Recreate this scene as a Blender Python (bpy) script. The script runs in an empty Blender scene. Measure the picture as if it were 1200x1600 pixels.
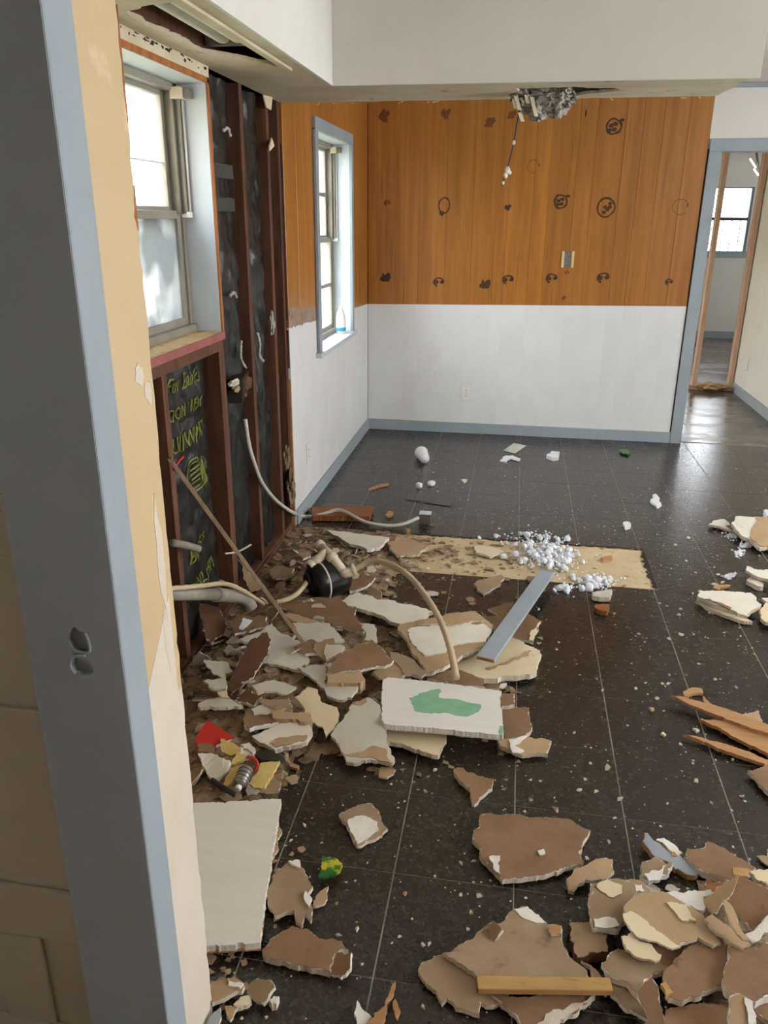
import bpy, bmesh, math, random
from mathutils import Vector, Matrix, noise, geometry
import numpy as np
random.seed(7)
SC = bpy.context.scene
COL = SC.collection

# ------------------------------------------------------------------ camera
FPX, PITCH, YAW, ROLL, CAMZ = 1236.476, 0.355407, 0.161447, -0.0070446, 1.579
def cam_axes():
    cy, sy = math.cos(YAW), math.sin(YAW)
    f = np.array([-sy, cy, 0.]); rt = np.array([cy, sy, 0.]); dn = np.array([0, 0, -1.])
    cp, sp = math.cos(PITCH), math.sin(PITCH)
    f2 = cp*f + sp*dn; d2 = cp*dn - sp*f
    cr, sr = math.cos(ROLL), math.sin(ROLL)
    return np.array([cr*rt + sr*d2, -sr*rt + cr*d2, f2])
AX = cam_axes()
cd = bpy.data.cameras.new('camera'); cam = bpy.data.objects.new('camera', cd); COL.objects.link(cam)
cd.sensor_fit = 'VERTICAL'; cd.sensor_height = 24.0; cd.lens = 24.0*FPX/1600.0; cd.clip_start = 0.02
mw = Matrix.Identity(4)
for i in range(3):
    mw[i][0] = AX[0][i]; mw[i][1] = -AX[1][i]; mw[i][2] = -AX[2][i]
mw[2][3] = CAMZ
cam.matrix_world = mw
SC.camera = cam

# ------------------------------------------------------------------ sky, exposure
wd = bpy.data.worlds.new('overcast_sky'); SC.world = wd; wd.use_nodes = True
bg = wd.node_tree.nodes['Background']
bg.inputs[0].default_value = (0.95, 0.98, 1.0, 1); bg.inputs[1].default_value = 9.5
SC.view_settings.view_transform = 'Standard'; SC.view_settings.look = 'None'
SC.view_settings.gamma = 1.0; SC.view_settings.use_curve_mapping = False
SC.view_settings.exposure = 0.66

# ------------------------------------------------------------------ pixel to place
def ray(x, y): return AX.T @ np.array([(x-600)/FPX, (y-800)/FPX, 1.0])
def pX(x, y, X): d = ray(x, y)*1.0; t = X/d[0]; return Vector((X, d[1]*t, CAMZ+d[2]*t))
def pY(x, y, Y): d = ray(x, y); t = Y/d[1]; return Vector((d[0]*t, Y, CAMZ+d[2]*t))
def pZ(x, y, Z=0.0): d = ray(x, y); t = (Z-CAMZ)/d[2]; return Vector((d[0]*t, d[1]*t, Z))
REG = {'P': (0, 0, 1), 'A': (280, 800, 3), 'B': (560, 840, 3.529), 'C': (300, 1200, 3.333), 'D': (640, 1220, 3.75),
       'E': (880, 1220, 3.75), 'F': (900, 740, 3.2), 'G': (390, 830, 5.714), 'H': (290, 890, 7.059), 'I': (580, 660, 4.286),
       'J': (1060, 780, 7.273), 'K': (300, 1060, 6), 'L': (640, 680, 2.609), 'N': (540, 600, 1.818),
       'W1': (540, 280, 4.286), 'W2': (820, 280, 4.286), 'W3': (540, 140, 4.286), 'W4': (780, 110, 5.4545)}
def px(reg, p): r = REG[reg]; return (r[0]+p[0]/r[2], r[1]+p[1]/r[2])

# ------------------------------------------------------------------ materials
def lin(c):
    return tuple(((v/255.0)/12.92 if v/255.0 <= 0.04045 else ((v/255.0+0.055)/1.055)**2.4) for v in c)
MATS = {}
def mk(name, c1, c2=None, scale=6.0, rough=0.7, bump=0.0, bscale=40.0, stretch=(1, 1, 1), rnd=0.0, spec=0.4, metal=0.0,
       c3=None, s3=30.0, t3=(0.6, 0.7), rough2=None, coat=0.0, detail=5.0):
    m = bpy.data.materials.new(name); m.use_nodes = True; nt = m.node_tree; N = nt.nodes; Lk = nt.links
    b = N['Principled BSDF']
    tc = N.new('ShaderNodeTexCoord'); mp = N.new('ShaderNodeMapping'); mp.inputs['Scale'].default_value = stretch
    oi = N.new('ShaderNodeObjectInfo')
    mul = N.new('ShaderNodeVectorMath'); mul.operation = 'SCALE'; mul.inputs[0].default_value = (17, 31, 23)
    Lk.new(oi.outputs['Random'], mul.inputs['Scale'])
    add = N.new('ShaderNodeVectorMath'); add.operation = 'ADD'
    Lk.new(tc.outputs['Object'], add.inputs[0]); Lk.new(mul.outputs[0], add.inputs[1]); Lk.new(add.outputs[0], mp.inputs['Vector'])
    def noi(sc, det=detail):
        n = N.new('ShaderNodeTexNoise'); n.inputs['Scale'].default_value = sc; n.inputs['Detail'].default_value = det
        n.inputs['Roughness'].default_value = 0.62
        Lk.new(mp.outputs[0], n.inputs['Vector']); return n
    def mix(a, bb, fac):
        x = N.new('ShaderNodeMix'); x.data_type = 'RGBA'
        for v, s in ((a, x.inputs[6]), (bb, x.inputs[7])):
            if isinstance(v, tuple): s.default_value = (*v, 1)
            else: Lk.new(v, s)
        if isinstance(fac, float): x.inputs[0].default_value = fac
        else: Lk.new(fac, x.inputs[0])
        return x.outputs[2]
    def ramp(v, a, bb):
        r = N.new('ShaderNodeMapRange'); r.inputs['From Min'].default_value = a; r.inputs['From Max'].default_value = bb
        Lk.new(v, r.inputs['Value']); return r.outputs[0]
    col = lin(c1)
    if c2 is not None:
        n = noi(scale); col = mix(lin(c1), lin(c2), ramp(n.outputs['Fac'], 0.32, 0.68))
    if c3 is not None:
        n3 = noi(s3); col = mix(col, lin(c3), ramp(n3.outputs['Fac'], *t3))
    if rnd > 0:
        hs = N.new('ShaderNodeHueSaturation')
        r = N.new('ShaderNodeMapRange'); r.inputs['To Min'].default_value = 1-rnd; r.inputs['To Max'].default_value = 1+rnd
        Lk.new(oi.outputs['Random'], r.inputs['Value']); Lk.new(r.outputs[0], hs.inputs['Value'])
        if isinstance(col, tuple): hs.inputs['Color'].default_value = (*col, 1)
        else: Lk.new(col, hs.inputs['Color'])
        col = hs.outputs[0]
    if isinstance(col, tuple): b.inputs['Base Color'].default_value = (*col, 1)
    else: Lk.new(col, b.inputs['Base Color'])
    b.inputs['Roughness'].default_value = rough
    if rough2 is not None:
        n = noi(scale*0.6); r = N.new('ShaderNodeMapRange'); r.inputs['To Min'].default_value = rough; r.inputs['To Max'].default_value = rough2
        r.inputs['From Min'].default_value = 0.35; r.inputs['From Max'].default_value = 0.65
        Lk.new(n.outputs['Fac'], r.inputs['Value']); Lk.new(r.outputs[0], b.inputs['Roughness'])
    b.inputs['Specular IOR Level'].default_value = spec; b.inputs['Metallic'].default_value = metal
    b.inputs['Coat Weight'].default_value = coat; b.inputs['Coat Roughness'].default_value = 0.2
    if bump > 0:
        n = noi(bscale); bp = N.new('ShaderNodeBump'); bp.inputs['Strength'].default_value = bump; bp.inputs['Distance'].default_value = 0.01
        Lk.new(n.outputs['Fac'], bp.inputs['Height']); Lk.new(bp.outputs[0], b.inputs['Normal'])
    MATS[name] = m; return m

mk('wall_white', (222, 219, 212), (214, 210, 202), 2.0, 0.75, 0.06, 120)
mk('lower_white', (224, 224, 224), (216, 215, 213), 3.0, 0.45, 0.05, 60)
mk('ceiling_white', (226, 222, 214), (218, 213, 204), 1.5, 0.85, 0.05, 90)
mk('cream_dirty', (214, 204, 180), (196, 182, 152), 5, 0.85, 0.12, 40, c3=(120, 100, 72), s3=11, t3=(0.64, 0.76))
mk('cream_wall', (206, 180, 142), (196, 170, 130), 1.6, 0.7, 0.05, 60, c3=(226, 204, 170), s3=5, t3=(0.62, 0.72))
mk('wall_primer', (216, 204, 189), (206, 192, 175), 3, 0.75, 0.06, 50, c3=(190, 174, 152), s3=16, t3=(0.66, 0.74))
mk('blue_trim', (156, 165, 171), (148, 157, 163), 4, 0.6, 0.05, 50, spec=0.3)
mk('blue_lining', (200, 208, 213), (192, 200, 206), 4, 0.5, 0.03, 50)
mk('cream_door', (194, 188, 170), (184, 177, 158), 3, 0.6, 0.04, 50, c3=(150, 136, 108), s3=14, t3=(0.68, 0.76))
mk('stud_wood', (112, 72, 50), (76, 46, 33), 5, 0.75, 0.25, 60, (6, 6, 0.7), 0.12)
mk('fresh_stud', (216, 184, 160), (198, 164, 140), 5, 0.7, 0.15, 60, (6, 6, 0.7), 0.05)
mk('trim_edge_wood', (178, 112, 62), (146, 86, 46), 7, 0.7, 0.2, 60, (4, 4, 1))
mk('wood_panel', (178, 118, 48), (150, 93, 34), 2.6, 0.38, 0.06, 14, (7, 7, 0.35), 0.10, 0.5, c3=(124, 74, 26), s3=5.5, t3=(0.58, 0.78), coat=0.15)
mk('panel_groove', (96, 56, 24), rough=0.8)
mk('knot_dark', (46, 30, 22), (84, 52, 28), 60, 0.6)
mk('knot_mid', (98, 56, 26), (122, 70, 28), 60, 0.6)
mk('insulation_black', (20, 20, 20), (34, 34, 33), 6, 0.36, 0.7, 16, (1, 1, 0.6), 0.0, 0.5, c3=(70, 69, 66), s3=9, t3=(0.66, 0.80))
mk('print_yellow', (128, 130, 52), (98, 102, 38), 40, 0.6)
mk('print_grey', (74, 74, 71), (48, 48, 47), 16, 0.6)
mk('sheathing', (30, 22, 17), (44, 30, 22), 6, 0.9)
mk('tile', (52, 45, 37), (38, 32, 26), 90, 0.20, 0.03, 60, (1, 1, 1), 0.10, 0.6, c3=(62, 56, 47), s3=160, t3=(0.60, 0.74), rough2=0.30)
mk('tile_joint', (160, 152, 140), (126, 118, 106), 12, 0.9)
mk('bare_floor', (206, 186, 150), (184, 160, 122), 7, 0.85, 0.15, 40, c3=(104, 78, 52), s3=16, t3=(0.60, 0.70))
mk('bare_dirty', (150, 124, 94), (112, 88, 66), 8, 0.9, 0.3, 40, c3=(60, 44, 34), s3=14, t3=(0.52, 0.66))
mk('mastic_black', (28, 24, 20), (46, 36, 28), 20, 0.7, 0.2, 60)
mk('hall_floor', (104, 94, 82), (74, 64, 54), 3, 0.16, 0.06, 12, (1, 3, 1), 0.0, 0.5, c3=(62, 52, 42), s3=5, t3=(0.55, 0.7), rough2=0.34)
mk('brown_paper', (142, 110, 82), (126, 96, 70), 9, 0.85, 0.15, 40, rnd=0.08, c3=(112, 80, 56), s3=22, t3=(0.62, 0.74))
mk('tan_paper', (180, 152, 118), (164, 136, 102), 9, 0.85, 0.15, 40, rnd=0.06)
mk('grey_paper', (162, 138, 110), (142, 118, 92), 7, 0.85, 0.12, 40, rnd=0.05, c3=(118, 94, 72), s3=14, t3=(0.62, 0.74))
mk('dark_paper', (98, 66, 44), (82, 54, 36), 9, 0.85, 0.15, 40, rnd=0.06)
mk('gypsum', (218, 208, 192), (196, 182, 162), 14, 0.9, 0.5, 60, rnd=0.05)
mk('gypsum_white', (236, 232, 224), (220, 214, 204), 14, 0.9, 0.4, 60)
mk('paint_cream', (222, 206, 172), (212, 195, 160), 5, 0.6, 0.08, 30, rnd=0.04, c3=(170, 146, 110), s3=14, t3=(0.68, 0.76))
mk('paint_white', (226, 220, 206), (212, 204, 188), 6, 0.6, 0.1, 30, rnd=0.04, c3=(170, 150, 124), s3=11, t3=(0.68, 0.77))
mk('paint_grey', (204, 198, 184), (188, 180, 164), 6, 0.65, 0.1, 30, rnd=0.05, c3=(140, 124, 102), s3=12, t3=(0.66, 0.75))
mk('board_white', (226, 222, 214), (218, 213, 204), 3, 0.5, 0.05, 60, (1, 6, 1))
mk('mint_paint', (120, 168, 132), (138, 182, 148), 22, 0.6)
mk('wood_raw', (186, 142, 98), (164, 120, 78), 4, 0.7, 0.2, 40, (1, 10, 10), 0.05)
mk('wood_yellow', (190, 150, 94), (170, 130, 78), 5, 0.7, 0.2, 40, (1, 8, 8), c3=(130, 94, 54), s3=12, t3=(0.62, 0.72))
mk('wood_brown', (150, 92, 44), (122, 72, 34), 5, 0.6, 0.15, 40, (1, 8, 8))
mk('lath_wood', (150, 128, 104), (118, 96, 74), 6, 0.8, 0.2, 40, (8, 8, 1))
mk('rubble_dirt', (160, 138, 112), (118, 96, 74), 14, 0.95, 0.6, 50, c3=(72, 56, 43), s3=24, t3=(0.5, 0.66))
mk('flake', (176, 152, 124), (128, 100, 74), 1.5, 0.9, 0.2, 40, rnd=0.1)
mk('crumb', (226, 220, 208), (186, 172, 150), 3.0, 0.9)
mk('fluff', (238, 240, 244), (222, 226, 232), 30, 0.95, 0.4, 90)
mk('fluff_grey', (150, 142, 132), (196, 190, 182), 26, 0.95, 0.6, 60, c3=(56, 50, 44), s3=22, t3=(0.54, 0.66))
mk('pvc', (214, 202, 178), (204, 190, 164), 8, 0.4, 0.03, 40)
mk('pvc_grey', (160, 152, 140), (134, 126, 114), 9, 0.5, 0.1, 40)
mk('hose', (202, 182, 150), (186, 166, 132), 9, 0.45, 0.05, 60)
mk('cable_white', (206, 202, 192), (188, 182, 170), 9, 0.45)
mk('black_plastic', (22, 22, 23), (34, 33, 32), 8, 0.28, 0.05, 30)
mk('metal_grey', (150, 148, 142), (124, 122, 116), 9, 0.4, 0.05, 40, metal=0.7)
mk('alu_frame', (158, 152, 140), (140, 134, 122), 6, 0.45, 0.05, 40, metal=0.25)
mk('alu_dark', (84, 80, 70), (64, 60, 52), 20, 0.6, 0.2, 60)
mk('brass', (240, 220, 158), (224, 200, 132), 8, 0.3, metal=0.3)
mk('plastic_white', (228, 226, 220), rough=0.35)
mk('slot_dark', (30, 28, 26), rough=0.7)
mk('sill_dusty', (222, 196, 150), (202, 172, 124), 12, 0.85, 0.25, 40, c3=(128, 100, 70), s3=22, t3=(0.60, 0.70))
mk('sill_pink', (164, 96, 92), (140, 84, 76), 8, 0.7, 0.2, 40)
mk('red_paper', (196, 44, 36), (176, 36, 30), 9, 0.4, c3=(224, 120, 96), s3=9, t3=(0.68, 0.74))
mk('yellow_foam', (214, 190, 124), (196, 168, 100), 12, 0.9, 0.4, 60)
mk('paper_white', (216, 212, 202), (200, 194, 182), 10, 0.8, 0.2, 30)
mk('green_wrap', (44, 120, 44), (20, 84, 34), 20, 0.3, 0.3, 30, c3=(206, 190, 52), s3=18, t3=(0.52, 0.6))
mk('dark_green', (48, 52, 40), (30, 34, 26), 12, 0.6, 0.3, 40)
mk('bag_paper', (186, 158, 120), (160, 130, 94), 10, 0.85, 0.3, 30)
mk('cyan_band', (48, 140, 176), rough=0.4)
mk('neighbour', (232, 224, 208), (222, 212, 196), 2, 0.9)
mk('grass', (120, 130, 90), (100, 110, 72), 3, 0.95)
def glassmat(name, tint, film, dirt):
    m = bpy.data.materials.new(name); m.use_nodes = True; nt = m.node_tree; N = nt.nodes; Lk = nt.links
    out = N['Material Output']; N.remove(N['Principled BSDF'])
    tr = N.new('ShaderNodeBsdfTransparent'); tr.inputs[0].default_value = (*tint, 1)
    gl = N.new('ShaderNodeBsdfGlossy'); gl.inputs['Roughness'].default_value = 0.03
    lw = N.new('ShaderNodeLayerWeight'); lw.inputs[0].default_value = 0.5; pw_ = N.new('ShaderNodeMath'); pw_.operation = 'POWER'; pw_.inputs[1].default_value = 4.0; fr = N.new('ShaderNodeMath'); fr.operation = 'MULTIPLY_ADD'; fr.inputs[1].default_value = 0.6; fr.inputs[2].default_value = 0.04
    Lk.new(lw.outputs['Facing'], pw_.inputs[0]); Lk.new(pw_.outputs[0], fr.inputs[0])
    mx = N.new('ShaderNodeMixShader'); Lk.new(fr.outputs[0], mx.inputs[0]); Lk.new(tr.outputs[0], mx.inputs[1]); Lk.new(gl.outputs[0], mx.inputs[2])
    tl = N.new('ShaderNodeBsdfTranslucent'); tl.inputs[0].default_value = (*film, 1)
    tc = N.new('ShaderNodeTexCoord'); n = N.new('ShaderNodeTexNoise'); n.inputs['Scale'].default_value = 5; n.inputs['Detail'].default_value = 3
    Lk.new(tc.outputs['Object'], n.inputs['Vector'])
    r = N.new('ShaderNodeMapRange'); r.inputs['From Min'].default_value = 0.4; r.inputs['From Max'].default_value = 0.56
    r.inputs['To Min'].default_value = dirt[0]; r.inputs['To Max'].default_value = dirt[1]
    Lk.new(n.outputs['Fac'], r.inputs['Value'])
    m2 = N.new('ShaderNodeMixShader'); Lk.new(r.outputs[0], m2.inputs[0]); Lk.new(mx.outputs[0], m2.inputs[1]); Lk.new(tl.outputs[0], m2.inputs[2])
    Lk.new(m2.outputs[0], out.inputs['Surface']); MATS[name] = m
glassmat('glass', (0.97, 0.98, 1.0), (0.8, 0.8, 0.8), (0.02, 0.08))
glassmat('glass_filmed', (0.9, 0.92, 0.95), (0.20, 0.21, 0.22), (0.6, 0.92))
def emit(name, c, s):
    m = bpy.data.materials.new(name); m.use_nodes = True; b = m.node_tree.nodes['Principled BSDF']
    b.inputs['Emission Color'].default_value = (*c, 1); b.inputs['Emission Strength'].default_value = s; MATS[name] = m
emit('tube_lit', (1, 0.98, 0.9), 3.0)

# ------------------------------------------------------------------ object helpers
ORG = {}
def tag(o, label=None, cat=None, group=None, kind=None):
    if label: o['label'] = label
    if cat: o['category'] = cat
    if group: o['group'] = group
    if kind: o['kind'] = kind
    return o
def empty(name, loc, **kw):
    o = bpy.data.objects.new(name, None); COL.objects.link(o); o.location = loc; o.empty_display_size = 0.05
    ORG[o] = Vector(loc); return tag(o, **kw)
def obj(name, verts, faces, mat, parent=None, smooth=False, **kw):
    verts = [Vector(v) for v in verts]
    if parent is not None: org = ORG[parent]
    else:
        n = max(1, len(verts)); org = Vector((sum(v.x for v in verts)/n, sum(v.y for v in verts)/n, min(v.z for v in verts)))
    me = bpy.data.meshes.new(name); me.from_pydata([v-org for v in verts], [], faces); me.validate()
    if smooth:
        for p in me.polygons: p.use_smooth = True
    ms = mat if isinstance(mat, (list, tuple)) else [mat]
    for m in ms: me.materials.append(MATS[m])
    o = bpy.data.objects.new(name, me); COL.objects.link(o)
    if parent is not None: o.parent = parent
    else: o.location = org
    ORG[o] = org
    return tag(o, **kw)
def bmobj(name, bm, mat, parent=None, smooth=False, **kw):
    bmesh.ops.recalc_face_normals(bm, faces=bm.faces)
    bm.verts.index_update()
    v = [vv.co.copy() for vv in bm.verts]; f = [[x.index for x in ff.verts] for ff in bm.faces]; bm.free()
    return obj(name, v, f, mat, parent, smooth, **kw)
BF = [(0, 3, 2, 1), (4, 5, 6, 7), (0, 1, 5, 4), (1, 2, 6, 5), (2, 3, 7, 6), (3, 0, 4, 7)]
def boxv(lo, hi):
    (a, b, c), (d, e, f) = lo, hi
    return [(a, b, c), (d, b, c), (d, e, c), (a, e, c), (a, b, f), (d, b, f), (d, e, f), (a, e, f)]
def box(name, lo, hi, mat, parent=None, bev=0.0, **kw):
    lo2 = [min(a, b) for a, b in zip(lo, hi)]; hi2 = [max(a, b) for a, b in zip(lo, hi)]
    if bev <= 0: return obj(name, boxv(lo2, hi2), BF, mat, parent, **kw)
    bm = bmesh.new(); vs = [bm.verts.new(v) for v in boxv(lo2, hi2)]
    for f in BF: bm.faces.new([vs[i] for i in f])
    bmesh.ops.bevel(bm, geom=list(bm.edges), offset=bev, segments=2, affect='EDGES', profile=0.6)
    return bmobj(name, bm, mat, parent, **kw)
def multibox(name, boxes, mat, parent=None, **kw):
    V, F = [], []
    for lo, hi in boxes:
        n = len(V); V += boxv([min(a, b) for a, b in zip(lo, hi)], [max(a, b) for a, b in zip(lo, hi)]); F += [tuple(i+n for i in f) for f in BF]
    return obj(name, V, F, mat, parent, **kw)
def obox(name, c, ax, ay, az, mat, parent=None, bev=0.0, **kw):      # oriented box, half-axis vectors
    c, ax, ay, az = Vector(c), Vector(ax), Vector(ay), Vector(az)
    vs = [c+sx*ax+sy*ay+sz*az for sz in (-1, 1) for sx, sy in ((-1, -1), (1, -1), (1, 1), (-1, 1))]
    bm = bmesh.new(); q = [bm.verts.new(v) for v in vs]
    for f in BF: bm.faces.new([q[i] for i in f])
    if bev > 0: bmesh.ops.bevel(bm, geom=list(bm.edges), offset=bev, segments=1, affect='EDGES')
    return bmobj(name, bm, mat, parent, **kw)
def smoothpath(pts, k=6):
    P = [Vector(p) for p in pts]; out = []
    for i in range(len(P)-1):
        p0, p1, p2, p3 = P[max(i-1, 0)], P[i], P[i+1], P[min(i+2, len(P)-1)]
        for j in range(k):
            t = j/k
            out.append(0.5*((2*p1)+(-p0+p2)*t+(2*p0-5*p1+4*p2-p3)*t*t+(-p0+3*p1-3*p2+p3)*t**3))
    out.append(P[-1]); return out
def tubeg(path, rad, seg=10, cap=True):
    V, F = [], []; n = len(path)
    rs = rad if isinstance(rad, (list, tuple)) else [rad]*n
    up = Vector((0, 0, 1)); last = None
    for i, p in enumerate(path):
        p = Vector(p); t = (Vector(path[min(i+1, n-1)])-Vector(path[max(i-1, 0)])).normalized()
        u = t.cross(up if last is None else last)
        if last is None:
            if u.length < 1e-3: u = t.cross(Vector((1, 0, 0)))
            u.normalize(); w = u.cross(t).normalized()
        else:
            w = (last - t*last.dot(t)).normalized(); u = t.cross(w).normalized()
        last = w
        for k in range(seg):
            a = 2*math.pi*k/seg; V.append(p+rs[i]*(math.cos(a)*u+math.sin(a)*w))
    for i in range(n-1):
        for k in range(seg):
            a, b = i*seg+k, i*seg+(k+1) % seg; F.append((a, b, b+seg, a+seg))
    if cap: F.append(tuple(range(seg))[::-1]); F.append(tuple((n-1)*seg+k for k in range(seg)))
    return V, F
def tube(name, path, rad, mat, parent=None, seg=10, k=6, smooth=True, ribs=0.0, **kw):
    pth = smoothpath(path, k) if k else [Vector(p) for p in path]
    r = rad
    if ribs: r = [rad+(ribs if i % 2 else -ribs) for i in range(len(pth))]
    V, F = tubeg(pth, r, seg); return obj(name, V, F, mat, parent, smooth, **kw)
def lathe(name, base, axis, prof, mat, parent=None, seg=20, **kw):    # profile of (distance along axis, radius)
    axis = Vector(axis).normalized(); b = Vector(base)
    u = axis.orthogonal().normalized(); w = axis.cross(u)
    V, F = [], []
    for d, r in prof:
        for k in range(seg):
            a = 2*math.pi*k/seg; V.append(b+axis*d+r*(math.cos(a)*u+math.sin(a)*w))
    for i in range(len(prof)-1):
        for k in range(seg):
            p, q = i*seg+k, i*seg+(k+1) % seg; F.append((p, q, q+seg, p+seg))
    F.append(tuple(range(seg))[::-1]); F.append(tuple((len(prof)-1)*seg+k for k in range(seg)))
    return obj(name, V, F, mat, parent, True, **kw)
def inpoly(p, poly):
    c = False; n = len(poly)
    for i in range(n):
        a, b = poly[i], poly[(i+1) % n]
        if (a[1] > p[1]) != (b[1] > p[1]) and p[0] < (b[0]-a[0])*(p[1]-a[1])/(b[1]-a[1])+a[0]: c = not c
    return c
def jag(poly, step, amp, rng):
    out = []; n = len(poly)
    def split(a, b, k):
        L = (b-a).length
        if L < step*.55: return []
        nrm = Vector((-(b-a).y, (b-a).x))/L; m = a.lerp(b, rng.uniform(.38, .62))+nrm*rng.gauss(0, 1)*min(amp*1.5, L*.085)
        return split(a, m, k+1)+[m]+split(m, b, k+1)
    for i in range(n):
        a, b = Vector(poly[i]), Vector(poly[(i+1) % n]); out.append(a); out += split(a, b, 0)
    return out
def holed(name, outer, hole, z0, z1, mat, parent=None, **kw):        # flat sheet with a ragged hole, real thickness
    pts = [Vector(p) for p in outer+hole]; n = len(outer); m = len(hole)
    ed = [(i, (i+1) % n) for i in range(n)]+[(n+i, n+(i+1) % m) for i in range(m)]
    r = geometry.delaunay_2d_cdt(pts, ed, [], 1, 1e-6)
    bm = bmesh.new(); vs = [bm.verts.new((v.x, v.y, z0)) for v in r[0]]
    for f in r[2]:
        c = sum((r[0][i] for i in f), Vector((0, 0)))/len(f)
        if inpoly(c, outer) and not inpoly(c, hole): bm.faces.new([vs[i] for i in f])
    for v in list(bm.verts):
        if not v.link_faces: bm.verts.remove(v)
    e = bmesh.ops.extrude_face_region(bm, geom=list(bm.faces))
    for v in e['geom']:
        if isinstance(v, bmesh.types.BMVert): v.co.z = z1
    return bmobj(name, bm, mat, parent, **kw)

# ------------------------------------------------------------------ the setting
XL, YB, ZS, ZC = -1.125, 6.08, 2.073, 2.42
wl = empty('wall_left', (XL, 3.6, 0), kind='structure')
W1 = (2.06, 2.96, 1.165, 2.015); W2 = (4.535, 5.417, 0.85, 2.015)
sh = []
q = .0185
for y0, y1, z0, z1 in ((1.0, W1[0]-q, 0, ZC), (W1[0]-q, W1[1]+q, 0, W1[2]-.03), (W1[0]-q, W1[1]+q, W1[3]+q, ZC), (W1[1]+q, W2[0]-q, 0, ZC),
                       (W2[0]-q, W2[1]+q, 0, W2[2]-.03), (W2[0]-q, W2[1]+q, W2[3]+q, ZC), (W2[1]+q, 6.25, 0, ZC)):
    sh.append(((-1.36, y0, z0), (-1.226, y1, z1)))
multibox('sheathing', sh, 'sheathing', wl)
fin = []                                                             # finished wall body behind the dining panelling
for y0, y1, z0, z1 in ((3.92, W2[0]-q, 0, ZC), (W2[0]-q, W2[1]+q, 0, W2[2]-.03), (W2[0]-q, W2[1]+q, W2[3]+q, ZC), (W2[1]+q, YB+0.02, 0, ZC)):
    fin.append(((-1.226, y0, z0), (-1.137, y1, z1)))
multibox('wall_core', fin, 'panel_groove', wl)
for y, z1 in ((2.43, 1.13), (2.957, 1.135), (3.35, ZS), (3.70, ZS), (3.872, ZS)):
    box('stud', (-1.226, y, 0.03), (-1.137, y+0.038, z1), 'stud_wood', wl, 0.002)
box('king_stud', (-1.226, 2.996, 0.03), (-1.139, 3.02, ZS), 'stud_wood', wl, 0.002)
box('bottom_plate', (-1.226, 1.2, 0.0), (-1.137, 3.92, 0.03), 'stud_wood', wl)
box('rough_sill', (-1.226, W1[0]-.1, 1.10), (-1.13, 2.957, 1.138), 'stud_wood', wl, 0.002)
box('header_board', (-1.226, 1.2, 2.036), (-1.122, 2.995, ZS), 'cream_dirty', wl)
box('drywall_return', (-1.226, 1.2, 0.0), (-1.137, W1[0]-0.1, 2.036), 'cream_wall', wl)

# panelling, plank by plank: stained above the paint line, white below
wb = empty('wall_back', (0, YB+0.06, 0), kind='structure')
box('wall_core', (-1.36, YB+0.012, 0), (1.262, YB+0.13, ZC), 'panel_groove', wb)
def plank(parent, axis, a, b, z0a, z0b, z1, mat, name, ch=0.0022, th=0.012):
    # a..b along the wall, chamfered long edges, front face towards the room
    g = 0.0002 if ch > .002 else 0.0001
    def P(s, d, z): return (s, YB+th-d, z) if axis == 'x' else (XL-th+d, s, z)
    prof = [(a+g, 0), (a+g, th-ch), (a+g+ch, th), (b-g-ch, th), (b-g, th-ch), (b-g, 0)]
    V = []
    for s, d in prof:
        t = (s-a)/(b-a); V.append(P(s, d, z0a+(z0b-z0a)*t))
    for s, d in prof: V.append(P(s, d, z1 if not isinstance(z1, tuple) else z1[0]+(z1[1]-z1[0])*(s-a)/(b-a)))
    F = [(i, (i+1) % 6, (i+1) % 6+6, i+6) for i in range(6)]+[tuple(range(6))[::-1], tuple(range(6, 12))]
    bm = bmesh.new(); vs = [bm.verts.new(v) for v in V]
    for f in F: bm.faces.new([vs[i] for i in f])
    return bmobj(name, bm, mat, parent)
gx = [-1.125]+[pY(x, 400, YB)[0] for x in (590, 631, 653.5, 695, 736, 770, 789, 827, 850, 889, 915, 957, 983, 1013, 1050)]+[1.188]
pl_back = []
def zb(x): return 0.968+(x+1.125)/2.31*0.036
for a, b in zip(gx[:-1], gx[1:]):
    pl_back.append((a, b, plank(wb, 'x', a, b, zb(a), zb(b), ZC, 'wood_panel', 'plank')))
    plank(wb, 'x', a, b, 0, 0, (zb(a), zb(b)), 'lower_white', 'painted_plank', 0.0006)
def zl(y): return 1.061+(y-3.91)/(6.08-3.91)*(0.968-1.061)
gy = [3.91, 4.13, 4.47, 4.72, 5.0, 5.24, 5.485, 5.70, 5.88, 6.068]
for a, b in zip(gy[:-1], gy[1:]):
    if b <= 4.48 or a >= 5.48:
        plank(wl, 'y', a, b, zl(a), zl(b), ZC, 'wood_panel', 'plank')
        plank(wl, 'y', a, b, 0, 0, (zl(a), zl(b)), 'lower_white', 'painted_plank', 0.0006)
    else:
        plank(wl, 'y', a, b, 2.03, 2.03, ZC, 'wood_panel', 'plank'); plank(wl, 'y', a, b, 0, 0, 0.845, 'lower_white', 'painted_plank', 0.0006)
# painted drywall edge where the panelling was cut away
box('cut_edge', (-1.137, 3.896, 0.0), (-1.1235, 3.909, 0.80), 'wood_raw', wl, 0.002)
for y0, y1, z0, z1 in ((3.897, 3.909, 0.86, 1.05), (3.90, 3.91, 1.1, 1.9)):
    box('cut_edge', (-1.137, y0, z0), (-1.127, y1, z1), 'stud_wood', wl)

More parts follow.
